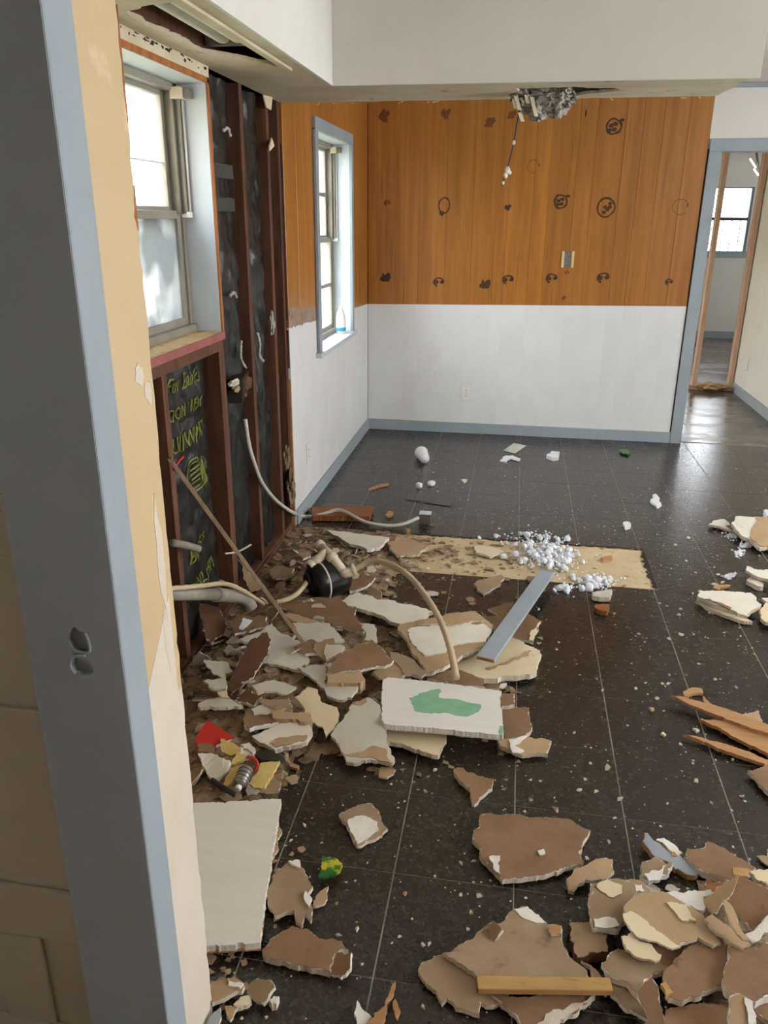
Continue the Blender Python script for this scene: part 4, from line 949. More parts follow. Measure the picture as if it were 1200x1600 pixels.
dw('cream slab cut by the right edge next to the broken white slab', 'J', [(915, 1250), (990, 1170), (1120, 1190), (1120, 1420), (1000, 1395), (940, 1350)], .035, .016, 'paint_cream')
piece('wood_chip', 'orange tipped chip above the broken white slab', 'wood chip', 'J', [(392, 1000), (425, 978), (590, 972), (580, 990), (470, 1000), (460, 1030)], .012, .010, 'wood_raw', None, warp=0)

# -- centre pile (boards with paint, brown backing)
dw('cream board edge showing under the green stained board', 'B', [(150, 1035), (480, 1060), (485, 1095), (465, 1150), (440, 1200), (350, 1180), (155, 1130)], .035, .016, 'paint_cream')
piece('painted_board', 'white painted board with a green paint stain in the centre pile', 'board', 'B', [(130, 790), (160, 770), (480, 800), (790, 845), (778, 870), (800, 1090), (400, 1050), (150, 1030), (125, 1005)], .085, .02, 'board_white', 'paint_grey', jg=.0006, warp=0, lay=.016,
      patches=[([(280, 885), (340, 858), (445, 835), (440, 880), (520, 890), (672, 920), (665, 960), (560, 985), (480, 965), (310, 955), (295, 915)], 'mint_paint'), ([(780, 1040), (795, 1040), (797, 1085), (775, 1080)], 'mint_paint')])
dw('cream broken slab with a brown streak under the blue trim board', 'B', [(480, 710), (540, 660), (680, 600), (850, 550), (1000, 620), (1010, 640), (985, 680), (985, 735), (950, 750), (770, 775), (640, 770)], .04, .022, 'paint_cream', patches=[([(700, 722), (830, 680), (950, 625), (940, 650), (840, 692), (720, 730)], 'tan_paper')])
dw('white painted slab with brown torn border under the hose', 'B', [(225, 480), (340, 450), (680, 440), (742, 480), (705, 560), (690, 600), (420, 735), (375, 745), (240, 530)], .075, .016, 'tan_paper', patches=[([(290, 500), (690, 478), (735, 515), (705, 575), (520, 600), (470, 640), (365, 655), (280, 560)], 'paint_white')])
dw('tan torn strip along the top of the white painted slab', 'B', [(330, 470), (480, 420), (640, 405), (690, 455), (520, 480)], .088, .010, 'tan_paper')
dw('brown triangular sheet behind the blue trim board', 'B', [(715, 390), (850, 355), (880, 375), (800, 435)], .03, .012, 'brown_paper')
dw('brown curled sheet poking out right of the blue trim board', 'B', [(670, 430), (760, 430), (900, 405), (1005, 460), (965, 575), (870, 548), (700, 490)], .028, .012, 'brown_paper', patches=[([(950, 520), (1000, 465), (968, 572), (940, 568)], 'paint_cream')])
a, b = pZ(*px('B', (700, 672)), .085), pZ(*px('B', (1042, 190)), .055)
bar('trim_board', 'long blue grey trim board lying across the centre pile', 'trim board', a, b, .068, .015, 'blue_trim', 0, 'trim_edge_wood')
dw('white crumbling sheet at the top of the centre pile', 'A', [(750, 420), (840, 375), (960, 410), (1110, 440), (1195, 465), (1130, 520), (1040, 525), (960, 490), (880, 465), (760, 430)], .06, .016, 'paint_white', warp=.005)
dw('grey brown chip on bare dark tile left of the trim board', 'B', [(635, 255), (790, 200), (805, 220), (690, 320)], .022, .014, 'grey_paper', g=(0, .15))
dw('brown stub end at the right of the green stained board', 'B', [(775, 850), (860, 862), (862, 920), (790, 930)], .045, .020, 'brown_paper')
dw('brown cracked piece beside the green stained board', 'B', [(790, 940), (940, 938), (957, 1030), (930, 1080), (810, 1105)], .03, .018, 'brown_paper')
dw('tan and white torn piece below the green stained board', 'B', [(765, 1110), (930, 1095), (1065, 1120), (1045, 1195), (920, 1195), (790, 1150)], .025, .014, 'tan_paper', patches=[([(830, 1118), (930, 1098), (860, 1150), (915, 1183), (850, 1190), (835, 1150)], 'gypsum_white')])
dw('brown sheet showing between hose end and green stained board', 'B', [(380, 770), (540, 720), (660, 770), (700, 820), (560, 810)], .055, .012, 'brown_paper')

# -- left pile
dw('broad brown sheet lying in front of the black motor unit', 'A', [(470, 440), (560, 395), (740, 400), (830, 455), (862, 560), (740, 535), (540, 475)], .062, .012, 'brown_paper')
dw('pale rectangular scrap standing out in the pile middle', 'A', [(845, 520), (915, 525), (925, 612), (868, 600)], .085, .008, 'paint_grey', g=(0, .2))
dw('whitish cracked sheet below the broad brown sheet', 'A', [(530, 515), (700, 520), (775, 600), (690, 625), (590, 600)], .08, .010, 'paint_grey')
dw('large grey cracked plaster sheet at the left of the pile', 'A', [(265, 602), (430, 525), (560, 600), (612, 690), (570, 745), (480, 722), (405, 705), (420, 640), (330, 610)], .088, .012, 'paint_grey', g=(0, .12), warp=.004)
dw('dark brown curved slab with a pale rim standing in the left pile', 'A', [(220, 815), (270, 720), (310, 650), (330, 600), (412, 562), (430, 600), (415, 670), (360, 750), (300, 810), (245, 856)], .12, .013, 'dark_paper', 'gypsum', g=(-.25, .75), warp=.002)
dw('dark brown wedge shaped sheet with a white front edge, mid pile', 'A', [(690, 740), (760, 660), (900, 595), (1005, 690), (1000, 705), (850, 740)], .115, .012, 'brown_paper', 'gypsum_white', g=(0, .18))
dw('thick layered offcut under the wedge shaped sheet', 'A', [(690, 755), (850, 748), (872, 780), (850, 800), (692, 800)], .10, .045, 'tan_paper', 'tan_paper')
dw('tan and cream curl left of the wedge shaped sheet', 'A', [(640, 610), (720, 588), (782, 640), (690, 703), (636, 665)], .11, .010, 'tan_paper', g=(.2, .3), patches=[([(690, 620), (770, 628), (776, 642), (690, 696)], 'paint_white')])
dw('brown small wedge above the cracked grey sheet', 'A', [(540, 630), (620, 598), (650, 610), (640, 660), (590, 665)], .10, .012, 'brown_paper')
dw('whitish sheet wedged under the layered offcut', 'A', [(555, 730), (690, 715), (700, 770), (690, 810), (842, 810), (810, 870), (740, 878), (620, 775)], .085, .010, 'paint_grey')
dw('brown sheet reaching right from under the wedge', 'A', [(900, 755), (1000, 700), (1060, 760), (1040, 790), (940, 775)], .07, .012, 'tan_paper')
dw('olive brown plank end right of the wedge shaped sheet', 'A', [(985, 655), (1060, 670), (1160, 750), (1140, 775), (1050, 755)], .075, .012, 'grey_paper')
dw('cream tongue shaped sheet hanging over the pile front', 'A', [(540, 865), (605, 815), (650, 830), (660, 880), (740, 915), (730, 1000), (690, 1055), (620, 980)], .085, .008, 'paint_cream', g=(0, .35))
dw('grey plaster slab with brown torn foot at the pile front', 'A', [(710, 1040), (790, 940), (810, 890), (880, 870), (950, 940), (970, 1080), (1010, 1150), (1000, 1190), (900, 1160), (780, 1170)], .06, .016, 'paint_grey', g=(0, .28), patches=[([(775, 1140), (920, 1100), (975, 1118), (1002, 1182), (900, 1152)], 'tan_paper'), ([(812, 895), (878, 872), (880, 890), (830, 905)], 'tan_paper')])
dw('white slab with brown rim low at the left pile front', 'A', [(340, 1050), (470, 990), (600, 970), (622, 1010), (600, 1075), (450, 1115)], .065, .018, 'paint_white', 'gypsum', g=(0, .2), patches=[([(432, 1085), (470, 1060), (600, 1048), (590, 1073), (460, 1104)], 'tan_paper')])
dw('stacked beige plank offcut above the white slab', 'A', [(430, 928), (612, 940), (622, 978), (440, 968)], .085, .03, 'tan_paper', 'tan_paper')
dw('brown and white torn scrap left of the beige offcut', 'A', [(310, 935), (420, 890), (530, 900), (530, 930), (430, 990), (330, 1012)], .078, .016, 'brown_paper', 'gypsum_white', patches=[([(335, 930), (425, 893), (525, 903), (440, 945), (350, 955)], 'paint_grey')])
dw('grey flake sheet behind the stacked offcut', 'A', [(340, 812), (430, 790), (550, 820), (500, 852), (370, 852)], .095, .008, 'paint_grey', g=(0, .2))
dw('second grey flake in front of the flake sheet', 'A', [(370, 868), (520, 880), (532, 922), (400, 902)], .088, .012, 'grey_paper')
dw('brown tilted scrap with pale lip beside the curved slab', 'A', [(260, 880), (320, 830), (385, 868), (350, 905)], .085, .014, 'dark_paper', 'gypsum_white', g=(0, .3))
dw('pale flat plate near the stub in the left pile', 'A', [(90, 892), (210, 870), (302, 910), (100, 916)], .08, .012, 'paint_grey')
dw('white triangular scrap leaning beside the curved slab', 'A', [(115, 690), (180, 700), (248, 742), (215, 782), (160, 762)], .09, .008, 'paint_white', g=(0, .5))
dw('greyish curled scrap near the stub edge', 'A', [(115, 790), (215, 770), (218, 830), (150, 832)], .085, .012, 'paint_grey', g=(0, .4))
dw('cream chip between curled scraps near the stub', 'A', [(180, 845), (220, 835), (238, 872), (200, 868)], .085, .01, 'paint_cream')
dw('reddish dark sheet at the foot of the open wall', 'H', [(140, 360), (380, 420), (430, 700), (290, 800), (235, 760), (190, 560)], .10, .01, 'dark_paper', g=(-.6, .2))
dw('tan sheet leaning behind the grey drain pipe', 'A', [(70, 310), (140, 305), (200, 315), (225, 340), (120, 345)], .13, .008, 'tan_paper', g=(0, .6))
dw('tan upright shard behind the diagonal lath', 'A', [(270, 215), (300, 235), (360, 310), (390, 345), (340, 372), (300, 310)], .10, .010, 'tan_paper', g=(-.3, .8))
dw('brown round scrap with white foam curls near the pipe end', 'A', [(232, 520), (280, 480), (410, 490), (420, 530), (330, 560), (260, 572)], .11, .012, 'brown_paper', g=(0, .3), patches=[([(280, 545), (300, 500), (345, 510), (330, 530), (300, 555)], 'fluff')])
dw('beige scrap under the lower end of the diagonal lath', 'A', [(490, 480), (560, 480), (660, 520), (560, 520)], .075, .008, 'tan_paper')
dw('white slab lying by the cut tile edge at the back of the pile', 'A', [(690, 85), (760, 90), (985, 118), (940, 165), (880, 175), (800, 150)], .05, .016, 'paint_white', 'gypsum')
dw('brown crumpled sheet right of the white back slab', 'A', [(980, 140), (1080, 130), (1170, 160), (1120, 200), (1020, 205)], .025, .012, 'tan_paper', warp=.006)
dw('brown sheet between motor unit and bare tile', 'A', [(770, 330), (870, 290), (920, 300), (900, 330), (800, 370)], .05, .012, 'brown_paper')
dw('grey scrap on the dirt left of the motor unit', 'G', [(170, 340), (230, 300), (400, 330), (370, 400), (240, 420), (180, 390)], .075, .010, 'grey_paper', warp=.006)
dw('pale cup shaped scrap on the dirt left of the motor', 'G', [(430, 160), (520, 170), (545, 215), (480, 250), (440, 210)], .07, .010, 'grey_paper', warp=.008)
dw('long pale fragment on the bare subfloor', 'N', [(365, 460), (420, 462), (450, 475), (410, 490), (370, 478)], .016, .012, 'paint_cream')
piece('wood_chip', 'small tan chip on the bare subfloor right of the foam', 'wood chip', 'N', [(725, 492), (755, 486), (757, 496), (730, 502)], .010, .010, 'wood_raw', None, warp=0)
dw('grey square offcut in front of the foam bits', 'L', [(745, 640), (825, 628), (815, 662), (750, 655)], .03, .022, 'paint_grey', 'gypsum')
piece('wood_chip', 'reddish block of wood in front of the bare subfloor', 'wood chip', 'L', [(755, 690), (815, 690), (805, 718), (765, 710)], .025, .022, 'wood_brown', None, warp=0)

# -- countless looks alike: small broken fragments lying on the heaps, each its own thing
gr = random.Random(55); gm = []
for i in range(14):
    n = gr.randint(5, 7); base = [Vector((math.cos(2*math.pi*k/n)*gr.uniform(.6, 1.15), math.sin(2*math.pi*k/n)*gr.uniform(.45, .95))) for k in range(n)]
    q = jag(base, .22, .09, gr); m = len(q); th = gr.uniform(.14, .28)
    V = [(v.x, v.y, th*.5+.05*noise.noise(Vector((v.x*2, v.y*2, i)))) for v in q]+[(v.x*.97, v.y*.97, -th*.5) for v in q]
    me = bpy.data.meshes.new('drywall_fragment'); me.from_pydata(V, [], [tuple(range(m)), tuple(range(2*m-1, m-1, -1))]+[(a, a+m, (a+1) % m+m, (a+1) % m) for a in range(m)])
    me.materials.append(MATS[('grey_paper', 'paint_grey', 'tan_paper', 'brown_paper', 'gypsum', 'grey_paper', 'paint_white')[i % 7]]); me.materials.append(MATS['gypsum'])
    for p in me.polygons: p.material_index = 0 if p.index == 0 else 1
    gm.append(me)
def fragments(n, cx, cy, sx, sy, size, label, group, lim):
    c = 0
    while c < n:
        x, y = gr.gauss(cx, sx), gr.gauss(cy, sy)
        if not (lim[0] < x < lim[1] and lim[2] < y < lim[3]): continue
        c += 1; s_ = gr.uniform(*size)
        o = bpy.data.objects.new('drywall_fragment', gm[gr.randrange(14)]); COL.objects.link(o)
        o.location = (x, y, max(.004, hm(x, y)-.004)+s_*.12); o.scale = (s_, s_, s_*.8); t = .45 if hm(x, y) > .015 else .06
        o.rotation_euler = (gr.gauss(0, t), gr.gauss(0, t), gr.uniform(0, 6.3)); tag(o, label, 'drywall', group)
fragments(120, -.80, 2.45, .22, .55, (.018, .052), 'small broken fragment half buried in the heap along the open wall', 'small fragments in the left heap', (-1.1, -.2, 1.75, 3.4))
fragments(46, -.80, 3.5, .28, .2, (.012, .034), 'small fragment on the dirt behind the black motor unit', 'small fragments behind the motor unit', (-1.1, -.1, 3.2, 3.86))
fragments(30, -.25, 2.5, .22, .25, (.015, .04), 'small broken fragment among the boards of the centre pile', 'small fragments in the centre pile', (-.6, .2, 2.1, 3.0))
fragments(26, .62, 1.45, .2, .18, (.012, .035), 'small broken fragment among the slabs of the right foreground pile', 'small fragments in the right pile', (.2, 1.0, 1.15, 1.85))
fragments(16, -.62, 1.3, .07, .09, (.008, .02), 'small fragment in the rubble at the foot of the wall stub', 'small fragments by the stub', (-.74, -.45, 1.16, 1.6))

# -- trash by the stub
piece('paper_box', 'crumpled red cardboard sheet in the trash by the stub', 'cardboard', 'K', [(40, 540), (145, 390), (395, 552), (230, 615), (220, 655), (40, 695)], .085, .004, 'red_paper', None, g=(-.1, .55), warp=.003, jg=0)
dw('brown lump in front of the red cardboard', 'K', [(40, 575), (180, 588), (212, 640), (160, 692), (45, 675)], .08, .03, 'brown_paper', 'brown_paper')
for poly, z, lab in (([(265, 560), (300, 563), (450, 640), (440, 690), (370, 722), (280, 690)], .085, 'yellow folded foam scrap beside the red cardboard'), ([(365, 822), (440, 680), (505, 722), (400, 805)], .08, 'narrow yellow foam tongue in the trash'),
                     ([(285, 992), (380, 830), (470, 798), (492, 830), (380, 960), (310, 1022)], .07, 'yellow curled foam scrap left of the can'), ([(530, 982), (620, 870), (640, 790), (822, 768), (760, 870), (700, 975), (650, 1032), (580, 1027)], .06, 'large yellow foam scrap right of the can')):
    piece('foam_scrap', lab, 'foam', 'K', poly, z, .012, 'yellow_foam', None, g=(0, .35), warp=.006)
piece('crumpled_paper', 'crumpled white paper beside the stub in the trash', 'paper', 'K', [(55, 705), (150, 700), (250, 740), (362, 780), (340, 850), (290, 880), (200, 932), (130, 870), (90, 800)], .08, .02, 'paper_white', None, g=(0, .3), warp=.018, jg=.004)
dw('white flake on top of the trash', 'K', [(455, 620), (540, 608), (592, 660), (570, 702), (480, 655)], .09, .008, 'paint_white')
piece('plastic_bag', 'dark green plastic scrap at the right of the trash', 'plastic', 'K', [(600, 680), (700, 650), (780, 700), (862, 728), (800, 775), (740, 790), (620, 735)], .06, .02, 'dark_green', None, warp=.012)
dw('tan bits below the dark green plastic', 'K', [(860, 690), (905, 700), (915, 790), (880, 770)], .03, .01, 'tan_paper')
piece('wood_chip', 'orange chip at the right of the trash on the tiles', 'wood chip', 'K', [(905, 800), (940, 790), (1008, 825), (990, 842), (920, 825)], .012, .01, 'wood_raw', None, warp=0)
piece('wood_chip', 'orange block fragment under the yellow foam', 'wood chip', 'K', [(745, 895), (840, 890), (842, 925), (770, 935)], .016, .014, 'wood_raw', None, warp=0)
cn = empty('metal_can', pZ(*px('K', (465, 940)), .04), label='small dented grey can lying in the trash by the stub', cat='can')
ca, cb = pZ(*px('K', (515, 845)), .075), pZ(*px('K', (440, 1010)), .06); ax_ = (cb-ca); Lc = ax_.length
lathe('can_body', ca, ax_, [(0, .017), (.004, .021), (Lc*.45, .0205), (Lc-.012, .021), (Lc-.008, .018), (Lc, .012)], 'metal_grey', cn, 16)
lathe('can_cap', cb, ax_, [(0, .010), (.010, .010), (.012, .008)], 'plastic_white', cn, 10)
for k in range(4): lathe('can_rib', ca+ax_*(.15+.2*k), ax_, [(0, .0205), (.002, .0222), (.004, .0205)], 'print_grey', cn, 16)
tube('black_rod', [pZ(*px('K', (180, 950)), .08), pZ(*px('K', (300, 1030)), .065), pZ(*px('K', (410, 1095)), .05)], .008, 'black_plastic', None, 8, label='short black rod lying between the trash and the white board', cat='rod')
tube('red_ring', [pZ(*px('K', p), z) for p, z in (((520, 735), .085), (((590, 760)), .085), ((612, 810), .075), ((580, 865), .06), ((545, 860), .06))], .005, 'red_paper', None, 8, label='loose red plastic loop beside the can', cat='loop')

# ------------------------------------------------------------------ plumbing, hoses, cable
c = Vector((-.79, 3.05, .088))
du = empty('motor_unit', (c.x, c.y, .01), label='black round motor unit lying on its side among the rubble', cat='motor')
f0 = pZ(*px('G', (560, 470)), .090); f1 = f0+Vector((.115, .11, .004)); dax = f1-f0
lathe('motor_body', f0, dax, [(-.006, .055), (0, .076), (.012, .084), (.05, .086), (.10, .084), (.15, .076), (.172, .055), (.178, .03)], 'black_plastic', du, 28)
lathe('body_band', f0, dax, [(.040, .0855), (.041, .0872), (.048, .0872), (.049, .0855)], 'cable_white', du, 28)
lathe('inlet_hole', f0+dax.normalized()*-.012+Vector((-.02, 0, .02)), dax, [(0, .022), (.004, .026), (.014, .028)], 'slot_dark', du, 14)
# white drain tee and elbow resting on the unit
tp = empty('drain_tee', f0+Vector((0.03, 0, .05)), label='white plastic drain tee and elbow resting on the black motor unit', cat='pipe')
q0, q1, q2 = pZ(*px('G', (628, 130)), .215), pZ(*px('G', (735, 235)), .19), pZ(*px('G', (850, 372)), .14)
tube('main_pipe', [q0, q1, q2], .0215, 'pvc', tp, 14, 0)
qb = q0.lerp(q1, .55); qe = pZ(*px('G', (548, 308)), .165)
tube('branch_pipe', [qb, qe], .0215, 'pvc', tp, 14, 0)
for p_, d_, r_ in ((qe, (qe-qb), .0245), (q0, (q0-q1), .024), (q1, (q2-q1), .0255)): lathe('collar', p_-d_.normalized()*.012, d_, [(0, r_), (.004, r_+.001), (.020, r_+.001), (.024, r_)], 'pvc', tp, 16)
qel = pZ(*px('G', (925, 345)), .15)
tube('elbow', [q2-(q2-q1)*.1, q2, q2.lerp(qel, .5)+Vector((0, 0, -.004)), qel], .0235, 'pvc', tp, 14, 4)
lathe('collar', qel-(qel-q2).normalized()*.008, qel-q2, [(0, .026), (.003, .028), (.016, .028), (.018, .023)], 'pvc', tp, 16)
lathe('dark_bore', qe+(qe-qb).normalized()*.012, qe-qb, [(0, .015), (.001, .015)], 'slot_dark', tp, 12)
tube('drain_hose', [qel+Vector((.004, .0, .0)), pZ(580, 877, .185), pZ(610, 882, .20), pZ(640, 901, .205), pZ(665, 931, .195), pZ(688, 970, .17), pZ(703, 1012, .135), pZ(713, 1060, .10)], .0125, 'hose', None, 12, 10, ribs=.0007, label='beige ribbed hose arching from the elbow down onto the pile', cat='hose')
tube('drain_hose', [pZ(*px('G', (545, 385)), .10), pZ(*px('G', (500, 470)), .10), pZ(*px('G', (420, 560)), .09), pZ(*px('G', (330, 610)), .085), pZ(*px('G', (240, 632)), .08)], .0105, 'hose', None, 12, 8, ribs=.0006, label='short beige hose coming out of the black motor unit', cat='hose')
gp = empty('drain_pipe', (-1.0, 2.5, .25), label='grey plastic drain pipe with an elbow sticking out near the wall stub', cat='pipe')
g0, g1, g2, g3 = pX(262, 928, -1.03), pX(338, 929, -1.03), pX(372, 932, -1.02), pX(392, 950, -1.0)
tube('straight_pipe', [g0, g1], .0215, 'pvc_grey', gp, 14, 0)
tube('elbow', [g1, g2, pX(386, 938, -1.01), g3], .027, 'pvc_grey', gp, 14, 5)
lathe('collar', g1-(g1-g0).normalized()*.01, g1-g0, [(0, .026), (.004, .029), (.03, .029), (.034, .026)], 'pvc_grey', gp, 16)
tube('supply_hose', [pX(262, 920, -1.0), pX(310, 916, -1.0), pX(350, 912, -1.0), pX(378, 922, -.99), pX(400, 936, -.985), pX(412, 944, -.98)], .0085, 'hose', None, 10, 8, ribs=.0005, label='thin hose running over the grey drain pipe', cat='hose')
tube('pipe_stub', [pX(270, 848, -1.10), pX(290, 852, -1.10), pX(310, 858, -1.09)], .014, 'pvc_grey', None, 10, 4, label='short broken grey pipe end poking past the stub', cat='pipe')
cb_ = tube('electric_cable', [pX(383, 655, -1.15), pX(388, 690, -1.14), pX(396, 720, -1.13), pX(411, 757, -1.12), pX(438, 788, -1.11), pZ(470, 806, .025), pZ(500, 804.5, .03), pZ(525, 797, .05), pZ(542, 801, .05), pZ(575, 817, .022), pZ(620, 821, .018), pZ(654, 809, .045)], .0095, 'cable_white', None, 10, 8, label='white electric conduit drooping from the open wall to a small box', cat='cable')
eb = empty('junction_box', pZ(664, 822, 0), label='small metal junction box standing on the tiles at the conduit end', cat='electrical box')
bc = pZ(664, 818, 0)
box('box_body', (bc.x-.032, bc.y-.02, .0), (bc.x+.032, bc.y+.035, .058), 'metal_grey', eb, .003)
box('box_lid', (bc.x-.033, bc.y-.021, .0585), (bc.x+.033, bc.y+.036, .062), 'blue_lining', eb, .001)
box('box_flange', (bc.x+.02, bc.y-.04, 0), (bc.x+.05, bc.y+.0, .004), 'metal_grey', eb)
a, b = pX(264, 716, -1.06), pZ(472, 1002, .11)
bar('wood_lath', 'long thin lath leaning diagonally from the open wall onto the pile', 'lath', a, b, .022, .014, 'lath_wood', 0)
tube('wire_stub', [pX(352, 905-40, -1.10), pX(372, 862, -1.08), pX(392, 851, -1.06)], .004, 'cable_white', None, 6, 4, label='short white wire end sticking out at the foot of a stud', cat='wire')
tube('wire_stub', [pX(272, 735, -1.13), pX(278, 722, -1.125), pX(286, 714, -1.12)], .005, 'red_paper', None, 6, 4, label='short pinkish wire loop by the first low stud', cat='wire')
# things caught in the open wall
wbx = empty('wall_box', (-1.14, 3.19, .84), label='dark rusty box hanging in the open wall beside the window', cat='box')
obox('box_shell', (-1.16, 3.22, .90), (.03, .01, 0), (-.02, .10, 0), (0, .01, .05), 'sheathing', wbx, .003)
def lump(name, c, r, mat, parent=None, seed=0, amp=.45, **kw):
    bm = bmesh.new(); bmesh.ops.create_icosphere(bm, subdivisions=3, radius=1); c = Vector(c)
    for v in bm.verts:
        k = v.co.copy(); w = 1+amp*noise.noise(k*1.7+Vector((seed*4.3, 1, 2)))+amp*.6*noise.noise(k*4.5+Vector((0, seed, 3)))
        v.co = Vector((k.x*r[0]*w, k.y*r[1]*w, k.z*r[2]*w))+c
    return bmobj(name, bm, mat, parent, **kw)
for i, (x, y, r, m) in enumerate(((366, 598, (.015, .05, .014), 'paint_grey'), (371, 606, (.014, .05, .016), 'tan_paper'), (377, 618, (.012, .05, .02), 'brown_paper'), (384, 600, (.014, .06, .03), 'dark_paper'))):
    lump('torn_flap', pX(x, y, -1.135), r, m, wbx, i)
for i, (x, y, r, m, l) in enumerate(((455, 765, (.02, .03, .09), 'rubble_dirt', 'brown crumbled plaster hanging at the lower panel edge'), (448, 715, (.015, .025, .06), 'rubble_dirt', 'torn brown scraps caught between the last studs'), (425, 505, (.012, .02, .05), 'fluff_grey', 'grey dusty clump stuck in the last stud bay'))):
    lump('plaster_clump', pX(x, y, -1.13), r, m, None, 20+i, .6, label=l, cat='plaster')
tube('fluffy_cord', [pX(377, 532, -1.14), pX(376, 548, -1.14), pX(377, 562, -1.135), pX(384, 575, -1.13)], .006, 'fluff_grey', None, 6, 5, ribs=.0015, label='grey fuzzy cord end hanging left of the tall stud', cat='cord')
tube('fluffy_cord', [pX(402, 520, -1.135), pX(406, 538, -1.13), pX(405, 555, -1.13), pX(411, 564, -1.125)], .007, 'fluff_grey', None, 6, 5, ribs=.0015, label='grey fuzzy cord end hanging on the tall stud', cat='cord')
for i, (x, y, l) in enumerate(((362, 462, 'pale torn paper tuft on the insulation beside the window'), (352, 206, 'small pale tuft high on the insulation beside the window'))):
    p_ = pX(x, y, -1.145); o = tube('paper_tuft', [p_+Vector((0, -.03, 0)), p_+Vector((.01, 0, .012)), p_+Vector((.004, .04, -.012))], .007, 'fluff_grey', None, 6, 4, ribs=.002, label=l, cat='tuft')
for i, (P4, l) in enumerate((([(412, 148), (426, 152), (424, 172), (417, 168)], 'white torn plaster flap under the soffit corner'), ([(421, 228), (425, 215), (429, 228), (422, 236)], 'small white plaster flap on the dark wall edge'))):
    V = [pX(p[0], p[1], -1.118) for p in P4]; obj('plaster_flap', V+[v+Vector((-.006, 0, 0)) for v in V], [(0, 1, 2, 3), (7, 6, 5, 4)]+[(k, (k+1) % 4, (k+1) % 4+4, k+4) for k in range(4)], 'paint_cream', None, label=l, cat='plaster')

# ------------------------------------------------------------------ loose things on the dining floor
fc = empty('foam_cup', pZ(658, 718, 0), label='white foam cup lying on the dining room floor', cat='cup')
cA, cB = pZ(664, 717, .034), pZ(654, 701, .046)
lathe('cup_body', cA, cB-cA, [(0, .032), (.004, .0325), (.12, .046), (.124, .048), (.128, .048), (.128, .044), (.118, .044), (.01, .030)], 'plastic_white', fc, 20)
lathe('cup_bottom', cA+(cB-cA).normalized()*.003, cA-cB, [(0, .030), (.004, .0295)], 'fluff', fc, 20)
piece('paper_card', 'small printed card lying near the back baseboard', 'card', 'I', [(885, 188), (955, 138), (1040, 155), (965, 206)], .004, .002, 'paper_white', None, warp=0, jg=0, patches=[([(915, 185), (965, 150), (990, 158), (935, 192)], 'blue_lining')])
piece('foam_scrap', 'white bird shaped scrap in front of the printed card', 'scrap', 'I', [(862, 252), (905, 222), (945, 220), (1000, 242), (985, 252), (940, 238), (905, 258)], .014, .010, 'fluff', None, warp=.004)
piece('foam_scrap', 'white crumpled scrap right of the printed card', 'scrap', 'N', [(570, 200), (585, 190), (608, 192), (606, 205), (590, 208)], .03, .025, 'fluff', None, warp=.008)
piece('foam_scrap', 'yellow green scrap near the baseboard by the doorway', 'scrap', 'N', [(778, 188), (795, 184), (810, 192), (805, 200), (788, 196)], .016, .008, 'green_wrap', None, warp=.005)
piece('foam_scrap', 'jagged white scrap on the tiles toward the doorway', 'scrap', 'N', [(868, 335), (875, 322), (882, 312), (892, 325), (895, 335), (885, 348)], .014, .012, 'fluff', None, warp=.006)
piece('foam_scrap', 'white heart shaped chip on the tiles behind the foam bits', 'scrap', 'I', [(602, 382), (620, 378), (645, 382), (638, 398), (624, 406)], .006, .004, 'paint_white', None, warp=0)
piece('foam_scrap', 'white chip close to the corner of the bare subfloor', 'scrap', 'N', [(788, 398), (800, 390), (810, 395), (808, 406), (796, 410)], .016, .014, 'gypsum_white', None, warp=.002)
piece('wood_strip', 'orange brown board piece at the foot of the dining wall', 'wood strip', 'P', [(487, 792), (583, 791), (577, 807), (489, 806)], .035, .03, 'wood_brown', None, warp=0, jg=.001)
piece('wood_strip', 'thin stick on the dining floor near the left baseboard', 'wood strip', 'I', [(-20, 440), (60, 412), (115, 405), (120, 415), (60, 428), (-15, 450)], .01, .008, 'wood_raw', None, warp=0, jg=0)
piece('dark_strip', 'thin dark flat strip on the dining floor', 'strip', 'I', [(225, 512), (550, 540), (525, 562), (250, 518)], .004, .003, 'alu_dark', None, warp=0, jg=0)
for p_, s_, l in (((320, 438), .022, 'grey white fluff ball left of another on the dining floor'), ((402, 424), .022, 'white fluff ball right of the grey one on the dining floor')):
    q = pZ(*px('I', p_), .0); bm = bmesh.new(); bmesh.ops.create_icosphere(bm, subdivisions=3, radius=s_)
    for v in bm.verts: v.co *= 1+.35*noise.noise(v.co*55+q*7); v.co.z *= .85; v.co += q+Vector((0, 0, s_*.8))
    bmobj('fluff_ball', bm, 'fluff', None, True, label=l, cat='fluff')
piece('wood_chip', 'tan curled chip left of the junction box', 'wood chip', 'I', [(95, 612), (120, 592), (148, 598), (142, 620), (110, 630)], .014, .01, 'wood_raw', None, warp=.002)
piece('wood_chip', 'upright tan chip below the conduit near the junction box', 'wood chip', 'I', [(230, 735), (240, 708), (262, 712), (255, 738)], .014, .012, 'wood_raw', None, warp=0)
bg_ = empty('paper_bag', pY(1118, 604, 8.12), label='crumpled brown paper bag on the floor plate past the doorway', cat='paper bag')
bc = pZ(1112, 610, .0)
for i, (dx, s_) in enumerate(((-.10, .05), (0, .07), (.08, .055))):
    bm = bmesh.new(); bmesh.ops.create_icosphere(bm, subdivisions=3, radius=s_)
    for v in bm.verts: k = v.co.copy(); v.co *= 1+.5*noise.noise(k*30+Vector((i*7, 0, 0))); v.co.z *= .6; v.co.x *= 1.3; v.co += Vector((1.93+dx, 8.14, .05))
    bmobj('crumpled_fold', bm, 'bag_paper', bg_)
